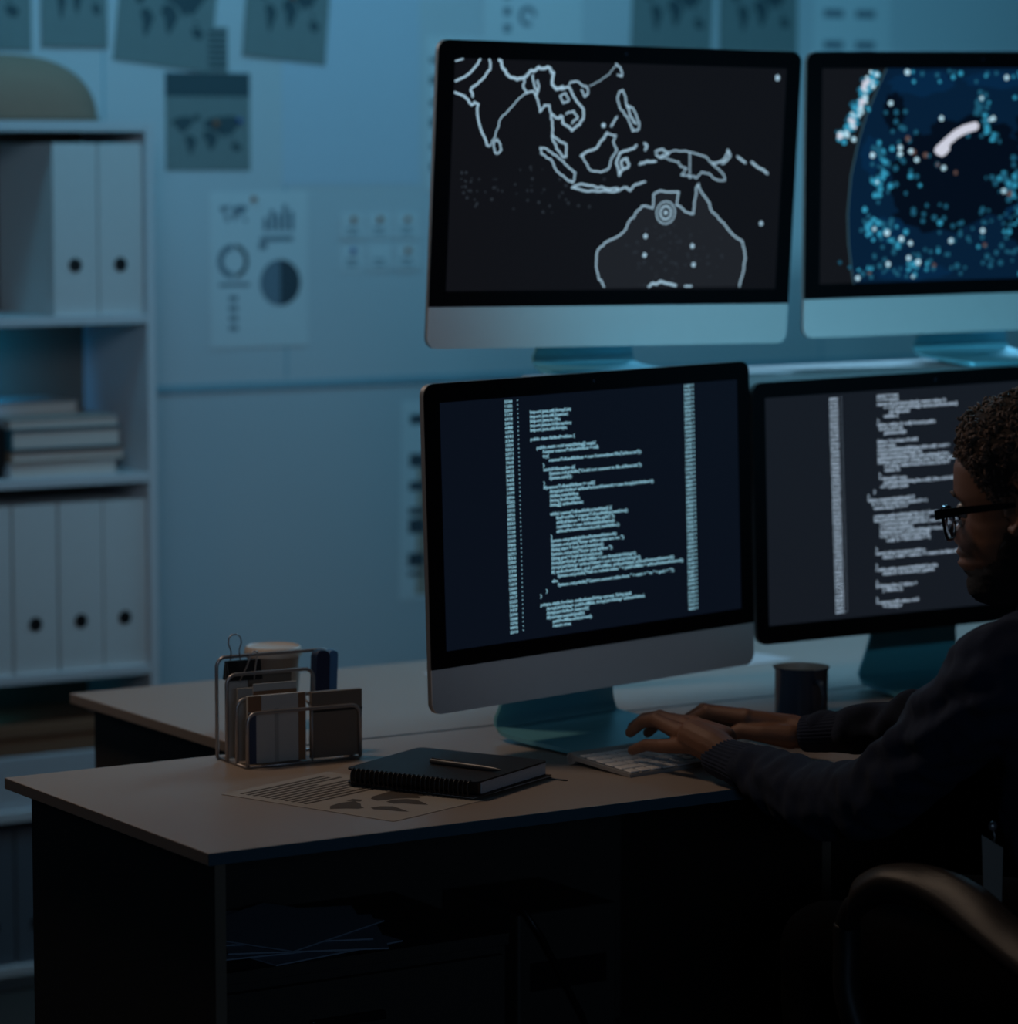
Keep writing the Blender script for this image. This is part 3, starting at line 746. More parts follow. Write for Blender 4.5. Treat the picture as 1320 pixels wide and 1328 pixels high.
for y, ws in rows:
    gap = (tot-sum(ws))/(len(ws)-1); x = -tot/2; dpt = 0.0155 if y < .03 else .010
    for wd in ws:
        key = (round(wd,4), dpt)
        if key not in me_cache:
            o = MB().box((0,0,0),(wd,dpt,0.0022)).build('key', M_key, kb, bevel=0.0007, seg=1)
            me_cache[key] = o
        else:
            o = me_cache[key].copy(); COL.objects.link(o); o.parent = kb
        o.location = (x, y-dpt/2, 0.0050+(y-dpt/2+0.065)*0.0783); o.rotation_euler = (math.atan(0.0783),0,0)
        x += wd+gap

# ---------------------------------------------------------------- mug
t = thing('enamel_mug', 'dark blue enamel mug with pale rim behind the right wrist of the man', 'mug', (1.1585, 0.3502, 0.74))
M_mug = mat('navy_enamel', (0.055,0.085,0.14), 0.12, coat=0.6); M_mugin = mat('cream_enamel', (0.85,0.70,0.58), 0.3)
MB().lathe([(0.0,0.0),(0.034,0.0),(0.0385,0.003),(0.039,0.01),(0.0392,0.084),(0.0412,0.087),(0.0418,0.0885),(0.0405,0.0888)],48).build('body', M_mug, t, smooth=True, angle=50)
MB().lathe([(0.0405,0.0888),(0.0385,0.086),(0.0378,0.08),(0.0375,0.012),(0.034,0.004),(0,0.004)],48).build('lining', M_mugin, t, smooth=True, angle=50)
hd = Vector((-0.12,-0.99,0)).normalized()
MB().tube([hd*0.0385+Vector((0,0,.068)), hd*0.050+Vector((0,0,.072)), hd*0.062+Vector((0,0,.067)), hd*0.067+Vector((0,0,.05)), hd*0.062+Vector((0,0,.032)), hd*0.050+Vector((0,0,.02)), hd*0.0385+Vector((0,0,.017))],[.004,.0045,.0045,.004,.0045,.0045,.004],12).build('handle', M_mug, t, smooth=True)

# ---------------------------------------------------------------- paper sheets on the desk
t = thing('printed_sheet', 'printed sheet with text rows and a map lying on the desk before the notebook', 'paper', (0.337,0.2225,0.7402), (0,0,0.333))
hw, hl = 0.105, 0.148
MB().box((-hw,-hl,0),(hw,hl,0.0005)).build('paper', mat('desk_paper',(0.36,0.33,0.30),0.75), t)
def flat_map(mb, x, y, wd, hh, z, rot=True):
    for c in CONT: mb.add([(x+b*hh, y-a*wd, z) if rot else (x+a*wd, y+b*hh, z) for a, b in c], [tuple(range(len(c)))])
k = MB()
# text block fills the far-left half, map the near-right half
for j in range(11):
    y = hl-0.02-j*0.0112; L_ = 0.165 if j not in (3,8) else 0.12
    k.box((-0.088,y-0.0024,0.0005),(-0.088+L_+0.008*math.sin(j*3.7),y+0.0024,0.0008))
k.build('text_rows', mat('desk_ink',(0.07,0.055,0.045),0.8), t)
k = MB()
for c in CONT: k.add([(-0.098+a*0.196, -0.140+b*0.135, 0.0007) for a, b in c], [tuple(range(len(c)))])
k.build('printed_map', mat('desk_ink',(0.07,0.055,0.045),0.8), t)

t = thing('drawing_sheet', 'large pale chart sheet with blue strokes spread behind the lower left monitor', 'paper', (1.30,0.99,0.7402), (0,0,0.1))
MB().box((-0.34,-0.13,0),(0.24,0.13,0.0005)).build('paper', mat('chart_paper',(0.55,0.56,0.58),0.8), t)
k = MB()
for pts in ([(-.2,.02),(-.12,-.03),(-.02,-.02),(.04,.04)],[(.05,-.1),(.05,.12)],[(.07,.02),(.13,.05),(.19,.03)],[(-.18,-.12),(-.02,-.13),(.12,-.09)]):
    for a, b in zip(pts, pts[1:]): k.tube([(a[0],a[1],.0008),(b[0],b[1],.0008)], .003, 4)
k.build('blue_strokes', mat('blue_ink',(0.06,0.16,0.32),0.6), t)

# ---------------------------------------------------------------- notebook, pen
R_ = 0.4727
t = thing('spiral_planner', 'closed dark spiral planner lying on the desk, pen on its cover', 'notebook', (0.485,0.243,0.7445), (0,0,R_))
M_cov = mat('planner_cover', (0.022,0.020,0.022), 0.5, spec=0.25, bump=0.3, bscale=900)
a, b = 0.0935, 0.102
MB().prism(rrect(-a,-b,a,b,0.01,5), 0.0022, 'z', 0.0182).build('front_cover', M_cov, t, smooth=False)
MB().prism(rrect(-a,-b,a,b,0.01,5), 0.0022, 'z', 0.0).build('back_cover', M_cov, t)
MB().box((-a+0.0165,-b+0.003,0.0022),(a-0.003,b-0.003,0.0182)).build('page_block', mat('planner_pages',(0.55,0.58,0.62),0.7,scale=400,var=.15), t)
MB().box((-a+0.009,-b+0.004,0.0022),(-a+0.016,b-0.004,0.0182)).build('binding_edge', M_hole, t)
n = 26
for i in range(n):
    y = -b+0.012+(2*b-0.024)*i/(n-1)
    sp = MB().tube([(-a+0.003+0.0075*math.cos(q*PI/8), y, 0.0102+0.0105*math.sin(q*PI/8)) for q in range(16)], 0.0012, 6, closed=True)
    sp.build('spiral_ring', M_hole, t, smooth=True)
t2 = thing('thin_notebook', 'thin brown notebook under the dark spiral planner', 'notebook', (0.492,0.246,0.7401), (0,0,R_-0.04))
MB().box((-a,-b+0.004,0),(a+0.004,b,0.0012)).box((-a,-b+0.004,0.0030),(a+0.004,b,0.0042)).build('cover', mat('brown_leather',(0.14,0.085,0.05),0.6), t2)
MB().box((-a+0.003,-b+0.006,0.0012),(a+0.001,b-0.002,0.0030)).build('page_block', M_page, t2)
rb = MB(); rb.box((0.085,-0.128,0.0),(0.091,-0.09,0.0008)); rb.build('ribbon', M_hole, t2)
pt = thing('ballpoint_pen', 'slim dark metal pen lying on the planner', 'pen', (0.489,0.207,0.7649+0.0035), (0,0,math.atan2(0.1522-0.2608,0.5103-0.468)))
M_pen = mat('pen_metal', (0.14,0.14,0.145), 0.42, 0.6)
MB().tube([(-0.056,0,0),(-0.05,0,0),(0.03,0,0),(0.05,0,0),(0.058,0,0),(0.0605,0,0)],[.0032,.0036,.0036,.0028,.0012,.0006],16).build('barrel', M_pen, pt, smooth=True, angle=50)
MB().box((-0.054,-0.001,0.0034),(-0.018,0.001,0.0046)).box((-0.054,-0.001,0.002),(-0.050,0.001,0.0046)).build('clip', M_pen, pt, bevel=0.0003)

# ---------------------------------------------------------------- wire file sorter
ro = thing('file_sorter', 'wire desk file sorter holding cards, envelopes and clips on the near desk', 'desk organizer', (0.305,0.56,0.74), (0,0,-0.055))
M_wire = mat('sorter_wire', (0.42,0.40,0.40), 0.35, 0.75)
def loop(x0, x1, y, h, r=0.014, wr=0.0026):
    pts = [(x0,y,wr)] + [(x0, y, h-r)]
    for q in range(1,6): aa = PI - q*PI/2/6; pts.append((x0+r+r*math.cos(aa), y, h-r+r*math.sin(aa)))
    pts.append((x0+r,y,h)); pts.append((x1-r,y,h))
    for q in range(1,6): aa = PI/2 - q*PI/2/6; pts.append((x1-r+r*math.cos(aa), y, h-r+r*math.sin(aa)))
    pts += [(x1,y,h-r),(x1,y,wr)]
    MB().tube(pts, wr, 10).build('wire_loop', M_wire, ro, smooth=True)
loop(0.0,0.175,0.0,0.143); loop(0.002,0.135,-0.028,0.122); loop(0.004,0.175,-0.056,0.092); loop(0.006,0.178,-0.086,0.076)
bw = MB()
for x in (0.004,0.09,0.172): bw.tube([(x,0.0,0.0021),(x,-0.086,0.0021)],0.0018,8)
bw.tube([(0.0,0,0.0021),(0.175,0,0.0021)],0.0018,8); bw.tube([(0.006,-0.086,0.0021),(0.178,-0.086,0.0021)],0.0018,8)
bw.build('base_wire', M_wire, ro, smooth=True)
bd = MB().tube([(0.104,-0.086,0.002),(0.104,-0.086,0.076),(0.104,-0.056,0.092)],0.0016,8).build('divider_wire', M_wire, ro, smooth=True)
def so(lx, ly, lz):
    c, s = math.cos(-0.055), math.sin(-0.055); return (0.305+lx*c-ly*s, 0.56+lx*s+ly*c, 0.74+lz)
def card(name, label, cat, x0, x1, y, h, m, th=0.003, lean=0.0, group=None, extra=None, z0=0.0042):
    t = thing(name, label, cat, so(x0,y,z0), (lean,0,-0.055), group)
    MB().box((0,-th/2,0),(x1-x0,th/2,h)).build('sheet_body', m, t, bevel=0.0005)
    return t
M_card = mat('card_white',(0.48,0.46,0.43),0.7); M_card2 = mat('card_grey',(0.34,0.33,0.31),0.7); M_rustc = mat('card_rust',(0.24,0.12,0.06),0.7); M_kraft = mat('kraft',(0.17,0.13,0.10),0.8); M_chk = mat('card_navy',(0.04,0.055,0.10),0.7)
t = card('paper_card','white banded card pack in the front slot of the file sorter','card pack',0.012,0.100,-0.073,0.094,M_card,0.006)
sp = MB().box((0.0,-0.0036,0.0),(0.012,-0.0031,0.07)); sp.build('navy_stripe', M_chk, t)
MB().box((0.040,-0.0036,0.0),(0.046,-0.0031,0.075)).build('grey_fold', M_card2, t)
MB().box((0.076,-0.0036,0.0),(0.086,-0.0031,0.094)).build('rust_stripe', M_rustc, t)
MB().box((0.0,-0.0036,0.072),(0.020,-0.0031,0.094)).build('rust_corner', M_rustc, t)
t = card('leather_wallet','brown upright wallet in the right part of the front slot','wallet',0.108,0.186,-0.073,0.092,M_kraft,0.008)
MB().box((0.0,-0.0046,0.064),(0.078,-0.0041,0.0665)).build('fold_seam', M_hole, t)
card('paper_card','short grey card in the second slot of the file sorter','card',0.010,0.095,-0.045,0.101,M_card2,0.004)
t = card('paper_card','pale slip with a rust band rising from the second slot','card',0.032,0.098,-0.049,0.106,M_card,0.002)
MB().box((0.0,-0.0016,0.090),(0.066,-0.0011,0.096)).build('rust_band', M_rustc, t)
card('paper_card','tall white card at the left of the rear slot behind the binder clip','card',0.008,0.050,-0.012,0.133,M_card,0.0025)
card('paper_card','brown-grey tall folder in the rear slot','folder',0.04,0.105,-0.018,0.118,M_kraft,0.003)
# stapler-like blue items
t = thing('phone_case', 'dark blue rounded case standing in the rear slot of the sorter', 'case', so(0.136,-0.004,0.0042), (0,0.03,-0.055))
MB().prism(rrect(0,0,0.024,0.142,0.010,5), 0.016, 'y', -0.02).build('body', mat('navy_plastic',(0.02,0.03,0.07),0.35), t, bevel=0.002)
t = thing('phone_case', 'bright blue rounded case right of the dark blue one in the sorter', 'case', so(0.158,0.004,0.0042), (0,0.04,-0.055))
MB().prism(rrect(0,0,0.016,0.140,0.007,5), 0.014, 'y', -0.022).build('body', mat('blue_plastic',(0.07,0.20,0.40),0.4), t, bevel=0.002)
# paper cup behind
t = thing('paper_cup', 'tan paper cup with a pale lid standing behind the file sorter', 'cup', (0.505,0.765,0.74))
MB().lathe([(0,0),(0.028,0),(0.0285,0.002),(0.0385,0.108),(0.0385,0.112)],40).build('body', mat('cup_brown',(0.24,0.18,0.14),0.6), t, smooth=True, angle=60)
MB().lathe([(0.0385,0.105),(0.0425,0.106),(0.0428,0.112),(0.0405,0.118),(0.0385,0.1195),(0.036,0.117),(0.0,0.117)],40).build('lid', mat('cup_lid',(0.50,0.44,0.38),0.5), t, smooth=True, angle=50)
MB().lathe([(0.0325,0.035),(0.0355,0.036),(0.0395,0.085),(0.0380,0.086)],40).build('sleeve', mat('cup_sleeve',(0.36,0.31,0.27),0.8), t, smooth=True, angle=50)
# binder clip on the rear card
t = thing('binder_clip', 'large black binder clip with silver handles gripping the rear card', 'binder clip', so(0.008,-0.012,0.112), (0,0,-0.055))
MB().prism([(-0.011,0.0),(0.011,0.0),(0.0035,0.027),(-0.0035,0.027)][::-1], 0.052, 'x', 0.0).build('body', M_hole, t, bevel=0.001)
def handle(pts): MB().tube(pts, 0.0011, 8).build('handle', M_wire, t, smooth=True)
def bow(x, lean, ysg):
    pp = [(-.008,0),(-.006,.018),(-.010,.028),(-.009,.036),(-.004,.0405),(.004,.0405),(.009,.036),(.010,.028),(.006,.018),(.008,0)]
    return [(x+px+lean*pz, ysg*(0.004+0.25*pz*(1 if ysg < 0 else .2)), 0.022+pz) for px, pz in pp]
handle(bow(0.017, 0.0, 1)); 
handle([(0.016,-0.012,0.0),(0.026,-0.016,0.022),(0.030,-0.018,0.037),(0.034,-0.019,0.041),(0.040,-0.019,0.040),(0.040,-0.018,0.034),(0.038,-0.016,0.02),(0.038,-0.012,0.0)])

# ---------------------------------------------------------------- the man
def remesh(mb, name, m, voxel, smooth_it=4, parent=None, disp=None):
    me = bpy.data.meshes.new(name+'_raw'); me.from_pydata(mb.v, [], mb.f)
    bm = bmesh.new(); bm.from_mesh(me); bmesh.ops.recalc_face_normals(bm, faces=bm.faces); bm.to_mesh(me); bm.free()
    o = bpy.data.objects.new(name+'_raw', me); COL.objects.link(o)
    md = o.modifiers.new('r', 'REMESH'); md.mode = 'VOXEL'; md.voxel_size = voxel; md.use_smooth_shade = True
    if smooth_it:
        ms = o.modifiers.new('s', 'SMOOTH'); ms.factor = 0.5; ms.iterations = smooth_it
    dg = bpy.context.evaluated_depsgraph_get(); dg.update()
    me2 = bpy.data.meshes.new_from_object(o.evaluated_get(dg))
    bpy.data.objects.remove(o); me2.name = name
    me2.materials.clear()
    for x in (m if isinstance(m, (list, tuple)) else [m]): me2.materials.append(x)
    if disp:
        ns = [v.normal.copy() for v in me2.vertices]
        for v, n in zip(me2.vertices, ns): v.co += n*disp(v.co)
    for p in me2.polygons: p.use_smooth = True
    r = bpy.data.objects.new(name, me2); COL.objects.link(r)
    if parent:
        r.parent = parent; r.matrix_parent_inverse = parent.matrix_basis.inverted()
    return r
def capsule(mb, pts, n=16):
    # chain of rounded segments: pts (x,y,z,r)
    for a, b in zip(pts, pts[1:]):
        pa, pb = Vector(a[:3]), Vector(b[:3]); d = pb-pa
        if d.length < 1e-6: continue
        d.normalize(); P = []; R = []
        for k in (-80,-60,-40,-20): q = math.radians(k); P.append(pa+d*a[3]*math.sin(q)); R.append(a[3]*math.cos(q))
        P.append(pa); R.append(a[3]); P.append(pb); R.append(b[3])
        for k in (20,40,60,80): q = math.radians(k); P.append(pb+d*b[3]*math.sin(q)); R.append(b[3]*math.cos(q))
        mb.tube(P, R, n)

man = thing('person', 'man with short curly hair and glasses in a navy sweater, typing at the keyboard', 'person', (1.03,-0.5,0))
M_skin = mat('skin', (0.21,0.095,0.054), 0.55, scale=60, var=0.10, bump=0.25, bscale=700)
M_lip = mat('lip', (0.20,0.085,0.07), 0.4)
M_sweat = mat('sweater_knit', (0.013,0.022,0.050), 0.95, scale=300, var=0.35, bump=0.6, bscale=1200)
M_rib = mat('rib_knit', (0.013,0.022,0.050), 0.95, scale=500, var=0.3, bump=0.4, bscale=900)
M_collar = mat('shirt_cloth', (0.12,0.15,0.20), 0.85)
M_trous = mat('dark_trousers', (0.004,0.004,0.005), 1.0, spec=0.05, bump=0.4, bscale=600)
M_hair = mat('dark_hair', (0.085,0.046,0.028), 0.75, var=0.3, scale=90)
M_frame = mat('glasses_frame', (0.006,0.006,0.007), 0.18, coat=0.5)

HM = Matrix.Translation((0.917,-0.428,1.150)) @ Matrix.Rotation(math.radians(23.5), 4, 'Z') @ Matrix.Rotation(math.radians(-5), 4, 'X')
def interp(tab, z):
    if z <= tab[0][0]: return tab[0][1]
    for (a, va), (b, vb) in zip(tab, tab[1:]):
        if z <= b:
            u = (z-a)/(b-a); u = u*u*(3-2*u)*.5+u*.5; return va*(1-u)+vb*u
    return tab[-1][1]
FRONT = [(-124,48),(-120,66),(-113,80),(-104,87),(-95,88),(-85,86),(-78,96),(-70,101),(-63,97),(-56,102),(-49,97),(-40,90),(-20,86),(0,88),(12,95),(30,97),(50,95),(70,86),(88,70),(102,48),(112,22),(115,5)]
BACK = [(-124,20),(-115,5),(-100,-20),(-80,-50),(-50,-74),(-20,-90),(10,-98),(40,-99),(65,-92),(85,-76),(100,-52),(112,-20),(115,-2)]
WID = [(-124,12),(-115,30),(-100,44),(-80,54),(-60,60),(-40,64),(-20,68),(0,72),(20,74),(45,76),(65,72),(85,58),(100,40),(112,16),(115,3)]
def g(x, s): return math.exp(-x*x/(2*s*s))
def head_point(z, a):
    f, b, wd = interp(FRONT, z), interp(BACK, z), interp(WID, z)
    c = (f+b)/2 ; h = (f-b)/2
    ca, sa = math.cos(a), math.sin(a)
    e = 0.88
    y = c + h*math.copysign(abs(ca)**e, ca)
    x = wd*math.copysign(abs(sa)**e, sa)
    if z < 0 and ca > 0: x *= 1 - 0.14*ca*min(1, -z/90)          # the face narrows to the chin
    if ca > 0:
        nose = interp([(-50,0),(-46,8),(-41,18),(-36,23),(-30,22),(-20,16),(-8,9),(4,3),(10,0)], z)
        y += nose*g(x, interp([(-46,11),(-36,9),(-20,6),(5,5)], z))
        y += interp([(-50,0),(-44,7),(-38,9),(-32,5),(-26,0)], z)*(g(x-14,4.5)+g(x+14,4.5))   # nostril wings
        for s in (-1, 1):
            y -= 9*g(x-s*31,12)*g(z+4,9)
            y += 3.5*g(x-s*30,15)*g(z-15,6)
            x += s*0
            y += 3*g(x-s*42,12)*g(z+30,13)
        y += 3.0*g(x,19)*(g(z+57,4)+g(z+70,4.5)) - 2.5*g(x,20)*g(z+63.5,1.6)
    return Vector((x, y, z))/1000
def head_rows(nz=110, na=120):
    zs = [-124 + (115+124)*(0.5-0.5*math.cos(PI*i/nz)) for i in range(nz+1)]
    return [[head_point(z, 2*PI*k/na) for k in range(na)] for z in zs], zs
rows_, zs_ = head_rows()
bodym = MB(); na = 120
vs = [HM @ p for r in rows_ for p in r]
fs = [(i*na+k, i*na+(k+1) % na, (i+1)*na+(k+1) % na, (i+1)*na+k) for i in range(len(rows_)-1) for k in range(na)]
fs += [tuple(range(na)), tuple((len(rows_)-1)*na+k for k in range(na))]
bodym.add(vs, fs)
def hp(x, y, z): return tuple(HM @ Vector((x, y, z)))
# ears
for s in (-1, 1):
    hel = [(s*.072,-.002,.020),(s*.079,-.007,.030),(s*.084,-.017,.033),(s*.087,-.027,.026),(s*.086,-.030,.010),(s*.082,-.026,-.008),(s*.078,-.019,-.020),(s*.075,-.010,-.030),(s*.073,-.003,-.026)]
    capsule(bodym, [(*hp(*p), r) for p, r in zip(hel, (.0035,.004,.0045,.0045,.0042,.004,.0045,.0055,.004))], 10)
    capsule(bodym, [(*hp(s*.077,-.010,.018),.003),(*hp(s*.080,-.019,.012),.0035),(*hp(s*.079,-.018,-.006),.003)],8)
    Me = HM.to_3x3()
    bodym.ellipsoid(hp(s*.0745,-.014,.0), (.004,.014,.027), 20, 12, Me)
    capsule(bodym, [(*hp(s*.073,.001,-.004),.0035),(*hp(s*.076,.000,-.010),.003)],8)
# neck, shoulders, trunk core inside the clothes
capsule(bodym, [(*hp(0,-.030,-.045),.058),(0.945,-0.475,1.035,.058),(0.974,-0.50,0.96,.066)],24)
capsule(bodym, [(0.86,-0.50,0.945,.05),(0.974,-0.50,0.96,.07),(1.12,-0.42,0.94,.05)],20)
capsule(bodym, [(0.974,-0.50,0.93,.08),(0.99,-0.53,0.75,.09),(1.02,-0.56,0.58,.09)],20)
for S, H, hip, knee in ((None, None, (0.94,-0.59,.55), (0.791,-0.20,.55)), (None, None, (1.11,-0.53,.55), (0.985,-0.14,.55))):
    capsule(bodym, [(*hip,.06),(*knee,.045),(knee[0],knee[1]-0.02,.10,.032)],16)

LH = {
  'palm': [ (0.7945,0.0224,0.7746,0.0260), (0.7869,0.0556,0.7881,0.0270), (0.7826,0.0939,0.7965,0.0260) ],
  'm1': [ (0.7878,0.0480,0.7850,0.0240), (0.7731,0.0929,0.7860,0.0130) ],
  'm2': [ (0.7913,0.0529,0.7902,0.0220), (0.7791,0.1175,0.7976,0.0130) ],
  'm3': [ (0.8000,0.0615,0.7944,0.0220), (0.7965,0.1349,0.8030,0.0130) ],
  'm4': [ (0.8088,0.0631,0.7954,0.0220), (0.8175,0.1428,0.8021,0.0130) ],
  'pinky': [ (0.7731,0.0929,0.7849,0.0115), (0.7632,0.1419,0.7776,0.0095), (0.7593,0.1728,0.7755,0.0085), (0.7502,0.1928,0.7659,0.0070) ],
  'ring': [ (0.7791,0.1175,0.7976,0.0125), (0.7767,0.1760,0.8075,0.0098), (0.7719,0.2003,0.8023,0.0088), (0.7662,0.2218,0.7848,0.0073) ],
  'middle': [ (0.7965,0.1349,0.8030,0.0125), (0.7992,0.1972,0.8067,0.0098), (0.7951,0.2283,0.8006,0.0088), (0.7876,0.2473,0.7867,0.0073) ],
  'index': [ (0.8175,0.1428,0.8021,0.0125), (0.8239,0.2028,0.7995,0.0098), (0.8198,0.2339,0.7911,0.0085), (0.8159,0.2506,0.7761,0.0073) ],
  'thumb': [ (0.8010,0.0751,0.7870,0.0180), (0.8186,0.1350,0.7755,0.0125), (0.8148,0.1659,0.7713,0.0105), (0.8101,0.1902,0.7660,0.0080) ],
}
RH = {
  'palm': [ (0.9777,0.0676,0.7876,0.0250), (0.9577,0.0934,0.7857,0.0250), (0.9408,0.1237,0.7862,0.0240) ],
  'm1': [ (0.9565,0.1006,0.7902,0.0220), (0.9043,0.1404,0.8043,0.0135) ],
  'm2': [ (0.9632,0.1094,0.7915,0.0200), (0.9153,0.1660,0.8008,0.0130) ],
  'm3': [ (0.9699,0.1182,0.7864,0.0200), (0.9311,0.1820,0.7917,0.0130) ],
  'm4': [ (0.9766,0.1270,0.7813,0.0180), (0.9488,0.1968,0.7804,0.0120) ],
  'index': [ (0.9043,0.1404,0.8043,0.0125), (0.8724,0.1867,0.8092,0.0095), (0.8632,0.2121,0.7957,0.0085), (0.8579,0.2285,0.7776,0.0072) ],
  'middle': [ (0.9153,0.1660,0.8008,0.0125), (0.8863,0.2170,0.8059,0.0098), (0.8788,0.2413,0.7913,0.0085), (0.8753,0.2566,0.7763,0.0073) ],
  'ring': [ (0.9311,0.1820,0.7917,0.0120), (0.9143,0.2318,0.7916,0.0095), (0.9058,0.2568,0.7823,0.0085), (0.9031,0.2715,0.7706,0.0072) ],
  'pinky': [ (0.9488,0.1968,0.7804,0.0110), (0.9378,0.2364,0.7823,0.0088), (0.9306,0.2540,0.7749,0.0078), (0.9279,0.2688,0.7654,0.0066) ],
  'thumb': [ (0.9421,0.0902,0.7823,0.0180), (0.9142,0.1145,0.7856,0.0135), (0.8957,0.1393,0.7870,0.0110), (0.8794,0.1562,0.7796,0.0085) ],
}
L_SLEEVE = [ (0.790,0.016,0.775,0.027), (0.796,-0.036,0.764,0.036), (0.792,-0.116,0.754,0.045), (0.793,-0.188,0.756,0.050), (0.791,-0.269,0.769,0.051), (0.792,-0.329,0.802,0.052), (0.798,-0.380,0.845,0.056), (0.807,-0.434,0.895,0.063), (0.826,-0.482,0.945,0.072), (0.868,-0.496,0.954,0.075) ]
R_SLEEVE = [ (0.972,0.066,0.788,0.027), (0.994,0.028,0.792,0.031), (1.025,-0.015,0.803,0.036), (1.054,-0.069,0.816,0.040), (1.083,-0.123,0.821,0.045), (1.117,-0.192,0.833,0.052), (1.136,-0.276,0.874,0.060), (1.162,-0.363,0.913,0.068) ]
L_CUFF = [ (0.790,0.051,0.776,0.025), (0.792,-0.009,0.770,0.029) ]
R_CUFF = [ (0.961,0.079,0.786,0.024), (0.990,0.031,0.793,0.027) ]
FAR = [(0.722, -0.32, 0.659), (0.717, -0.341, 0.688), (0.72, -0.379, 0.709), (0.723, -0.416, 0.722), (0.731, -0.456, 0.728), (0.737, -0.507, 0.727), (0.742, -0.558, 0.715), (0.743, -0.606, 0.695), (0.743, -0.666, 0.676)]
NEAR = [(0.685, -0.362, 0.652), (0.677, -0.381, 0.681), (0.684, -0.42, 0.708), (0.694, -0.462, 0.709), (0.7, -0.502, 0.699), (0.698, -0.548, 0.685), (0.695, -0.593, 0.671), (0.695, -0.641, 0.655), (0.695, -0.695, 0.638)]

for S, H in ((L_SLEEVE, LH), (R_SLEEVE, RH)):
    capsule(bodym, [(x,y,z,r*.62) for x,y,z,r in S[::-1]], 14)
    w0 = H['palm'][0]
    capsule(bodym, [(*S[0][:3], .022), (*w0[:3], .0225)], 16)
    for f in ('index','middle','ring','pinky'):
        c = H[f][0]; bodym.ellipsoid((c[0],c[1],c[2]+.0015), (.0118,.0128,.0118), 16, 10)
        c = H[f][1]; bodym.ellipsoid((c[0],c[1],c[2]+.0005), (.0098,.0108,.0101), 16, 10)
    for kname, ch in H.items():
        if kname == 'palm': ch = [(x,y,z,r*.9) for x,y,z,r in ch]
        if kname[0] == 'm' and kname[1:].isdigit(): ch = [(*ch[0][:3], ch[0][3]*.82), (*ch[1][:3], .0118)]
        capsule(bodym, [(x,y,z,r) for x,y,z,r in ch], 14)
def near_lip(co):
    q = HMi @ co
    return q.y > .072 and abs(q.x) < .024 and -.0755 < q.z < -.054 and abs(q.x) < .024*(1-((q.z+.0645)/.0125)**2)+.002
HMi = HM.inverted()
body = remesh(bodym, 'body', [M_skin, M_lip], 0.0019, 2, man)
for p in body.data.polygons:
    if near_lip(p.center): p.material_index = 1
# finger nails
nl = MB()
for H in (LH, RH):
    for f in ('index','middle','ring','pinky'):
        a, b = Vector(H[f][2][:3]), Vector(H[f][3][:3]); r = H[f][3][3]; d = (b-a).normalized()
        up_ = (Vector((0,0,1)) - d*d.z).normalized(); sd = d.cross(up_); c = b + up_*(r*0.86) - d*0.001
        nl.add([c+d*u*0.0055+sd*v*0.0045 + up_*(-.0012*v*v) for u, v in ((-1,-1),(-1,0),(-1,1),(0,1.1),(1,.8),(1.25,0),(1,-.8),(0,-1.1))], [(0,1,2,3,4,5,6,7)])
nl.build('fingernails', mat('nail', (0.26,0.15,0.11), 0.3), man, smooth=True, world=True)
# eyes
for s in (-1, 1):
    e = MB().ellipsoid(hp(s*.031,.0765,-.003), (.0115,.0115,.0115), 20, 14).build('eye', mat('eye_white',(0.35,0.33,0.31),0.2), man, smooth=True, world=True)
    c = MB(); cc = Vector((s*.031,.0765,-.005)); c.ellipsoid(tuple(HM @ (cc+Vector((0,.0085,-.003)))), (.005,.005,.005), 12, 8)
    c.build('iris', mat('iris_dark',(0.02,0.012,0.008),0.1), e, smooth=True)

# hair: cap and curls
def hairline(x, y):
    # lowest local z (m) at which hair grows, by position from front to nape
    return interp([(-100,-62),(-60,-62),(-30,-20),(-16,8),(-2,16),(14,4),(30,22),(50,46),(72,62),(95,68)], y*1000)/1000
cap = MB(); fine = []
def fade(z, y): return min(1.0, max(0.12, (z - hairline(0, y))/0.035))
idx = {}
for i, r in enumerate(rows_):
    for k, p in enumerate(r):
        if p.z > hairline(p.x, p.y)-.004:
            c = Vector((0,-.005,.0)); n = (p-c).normalized()
            thick = 0.003 + 0.017*fade(p.z, p.y)
            idx[(i,k)] = len(cap.v); q = p + n*(thick*(1+.22*noise.noise(p*90)))
            cap.v.append(tuple(HM @ q)); fine.append((p, n, thick))
inner0 = len(cap.v)
for i in range(len(rows_)-1):
    for k in range(na):
        kk = [(i,k),(i,(k+1)%na),(i+1,(k+1)%na),(i+1,k)]
        if all(q in idx for q in kk): cap.f.append(tuple(idx[q] for q in kk)); cap.mi.append(0)
M_curl = mat('curl_hair', (0.13,0.072,0.048), 0.7, var=0.4, scale=120)
hair = cap.build('hair', mat('hair_base', (0.030,0.018,0.012), 0.9, bump=0.8, bscale=500), man, smooth=True, world=True)
curls = MB(); r2 = random.Random(3)
def curl(base, n, rad, tr, turns):
    u = n.orthogonal().normalized(); v = n.cross(u); ax = (n*r2.uniform(.2,1)+u*r2.uniform(-1,1)+v*r2.uniform(-1,1)).normalized()
    u = ax.orthogonal().normalized(); v = ax.cross(u); ph = r2.uniform(0,6.28); N = int(9*turns)
    pts = [base + (u*math.cos(ph+6.28*turns*j/N)+v*math.sin(ph+6.28*turns*j/N))*rad*(1-.25*j/N) + ax*(rad*1.5*(j/N-.5)) for j in range(N+1)]
    curls.tube([HM @ p for p in pts], tr, 4, cap=False)
sel = [f for f in fine]
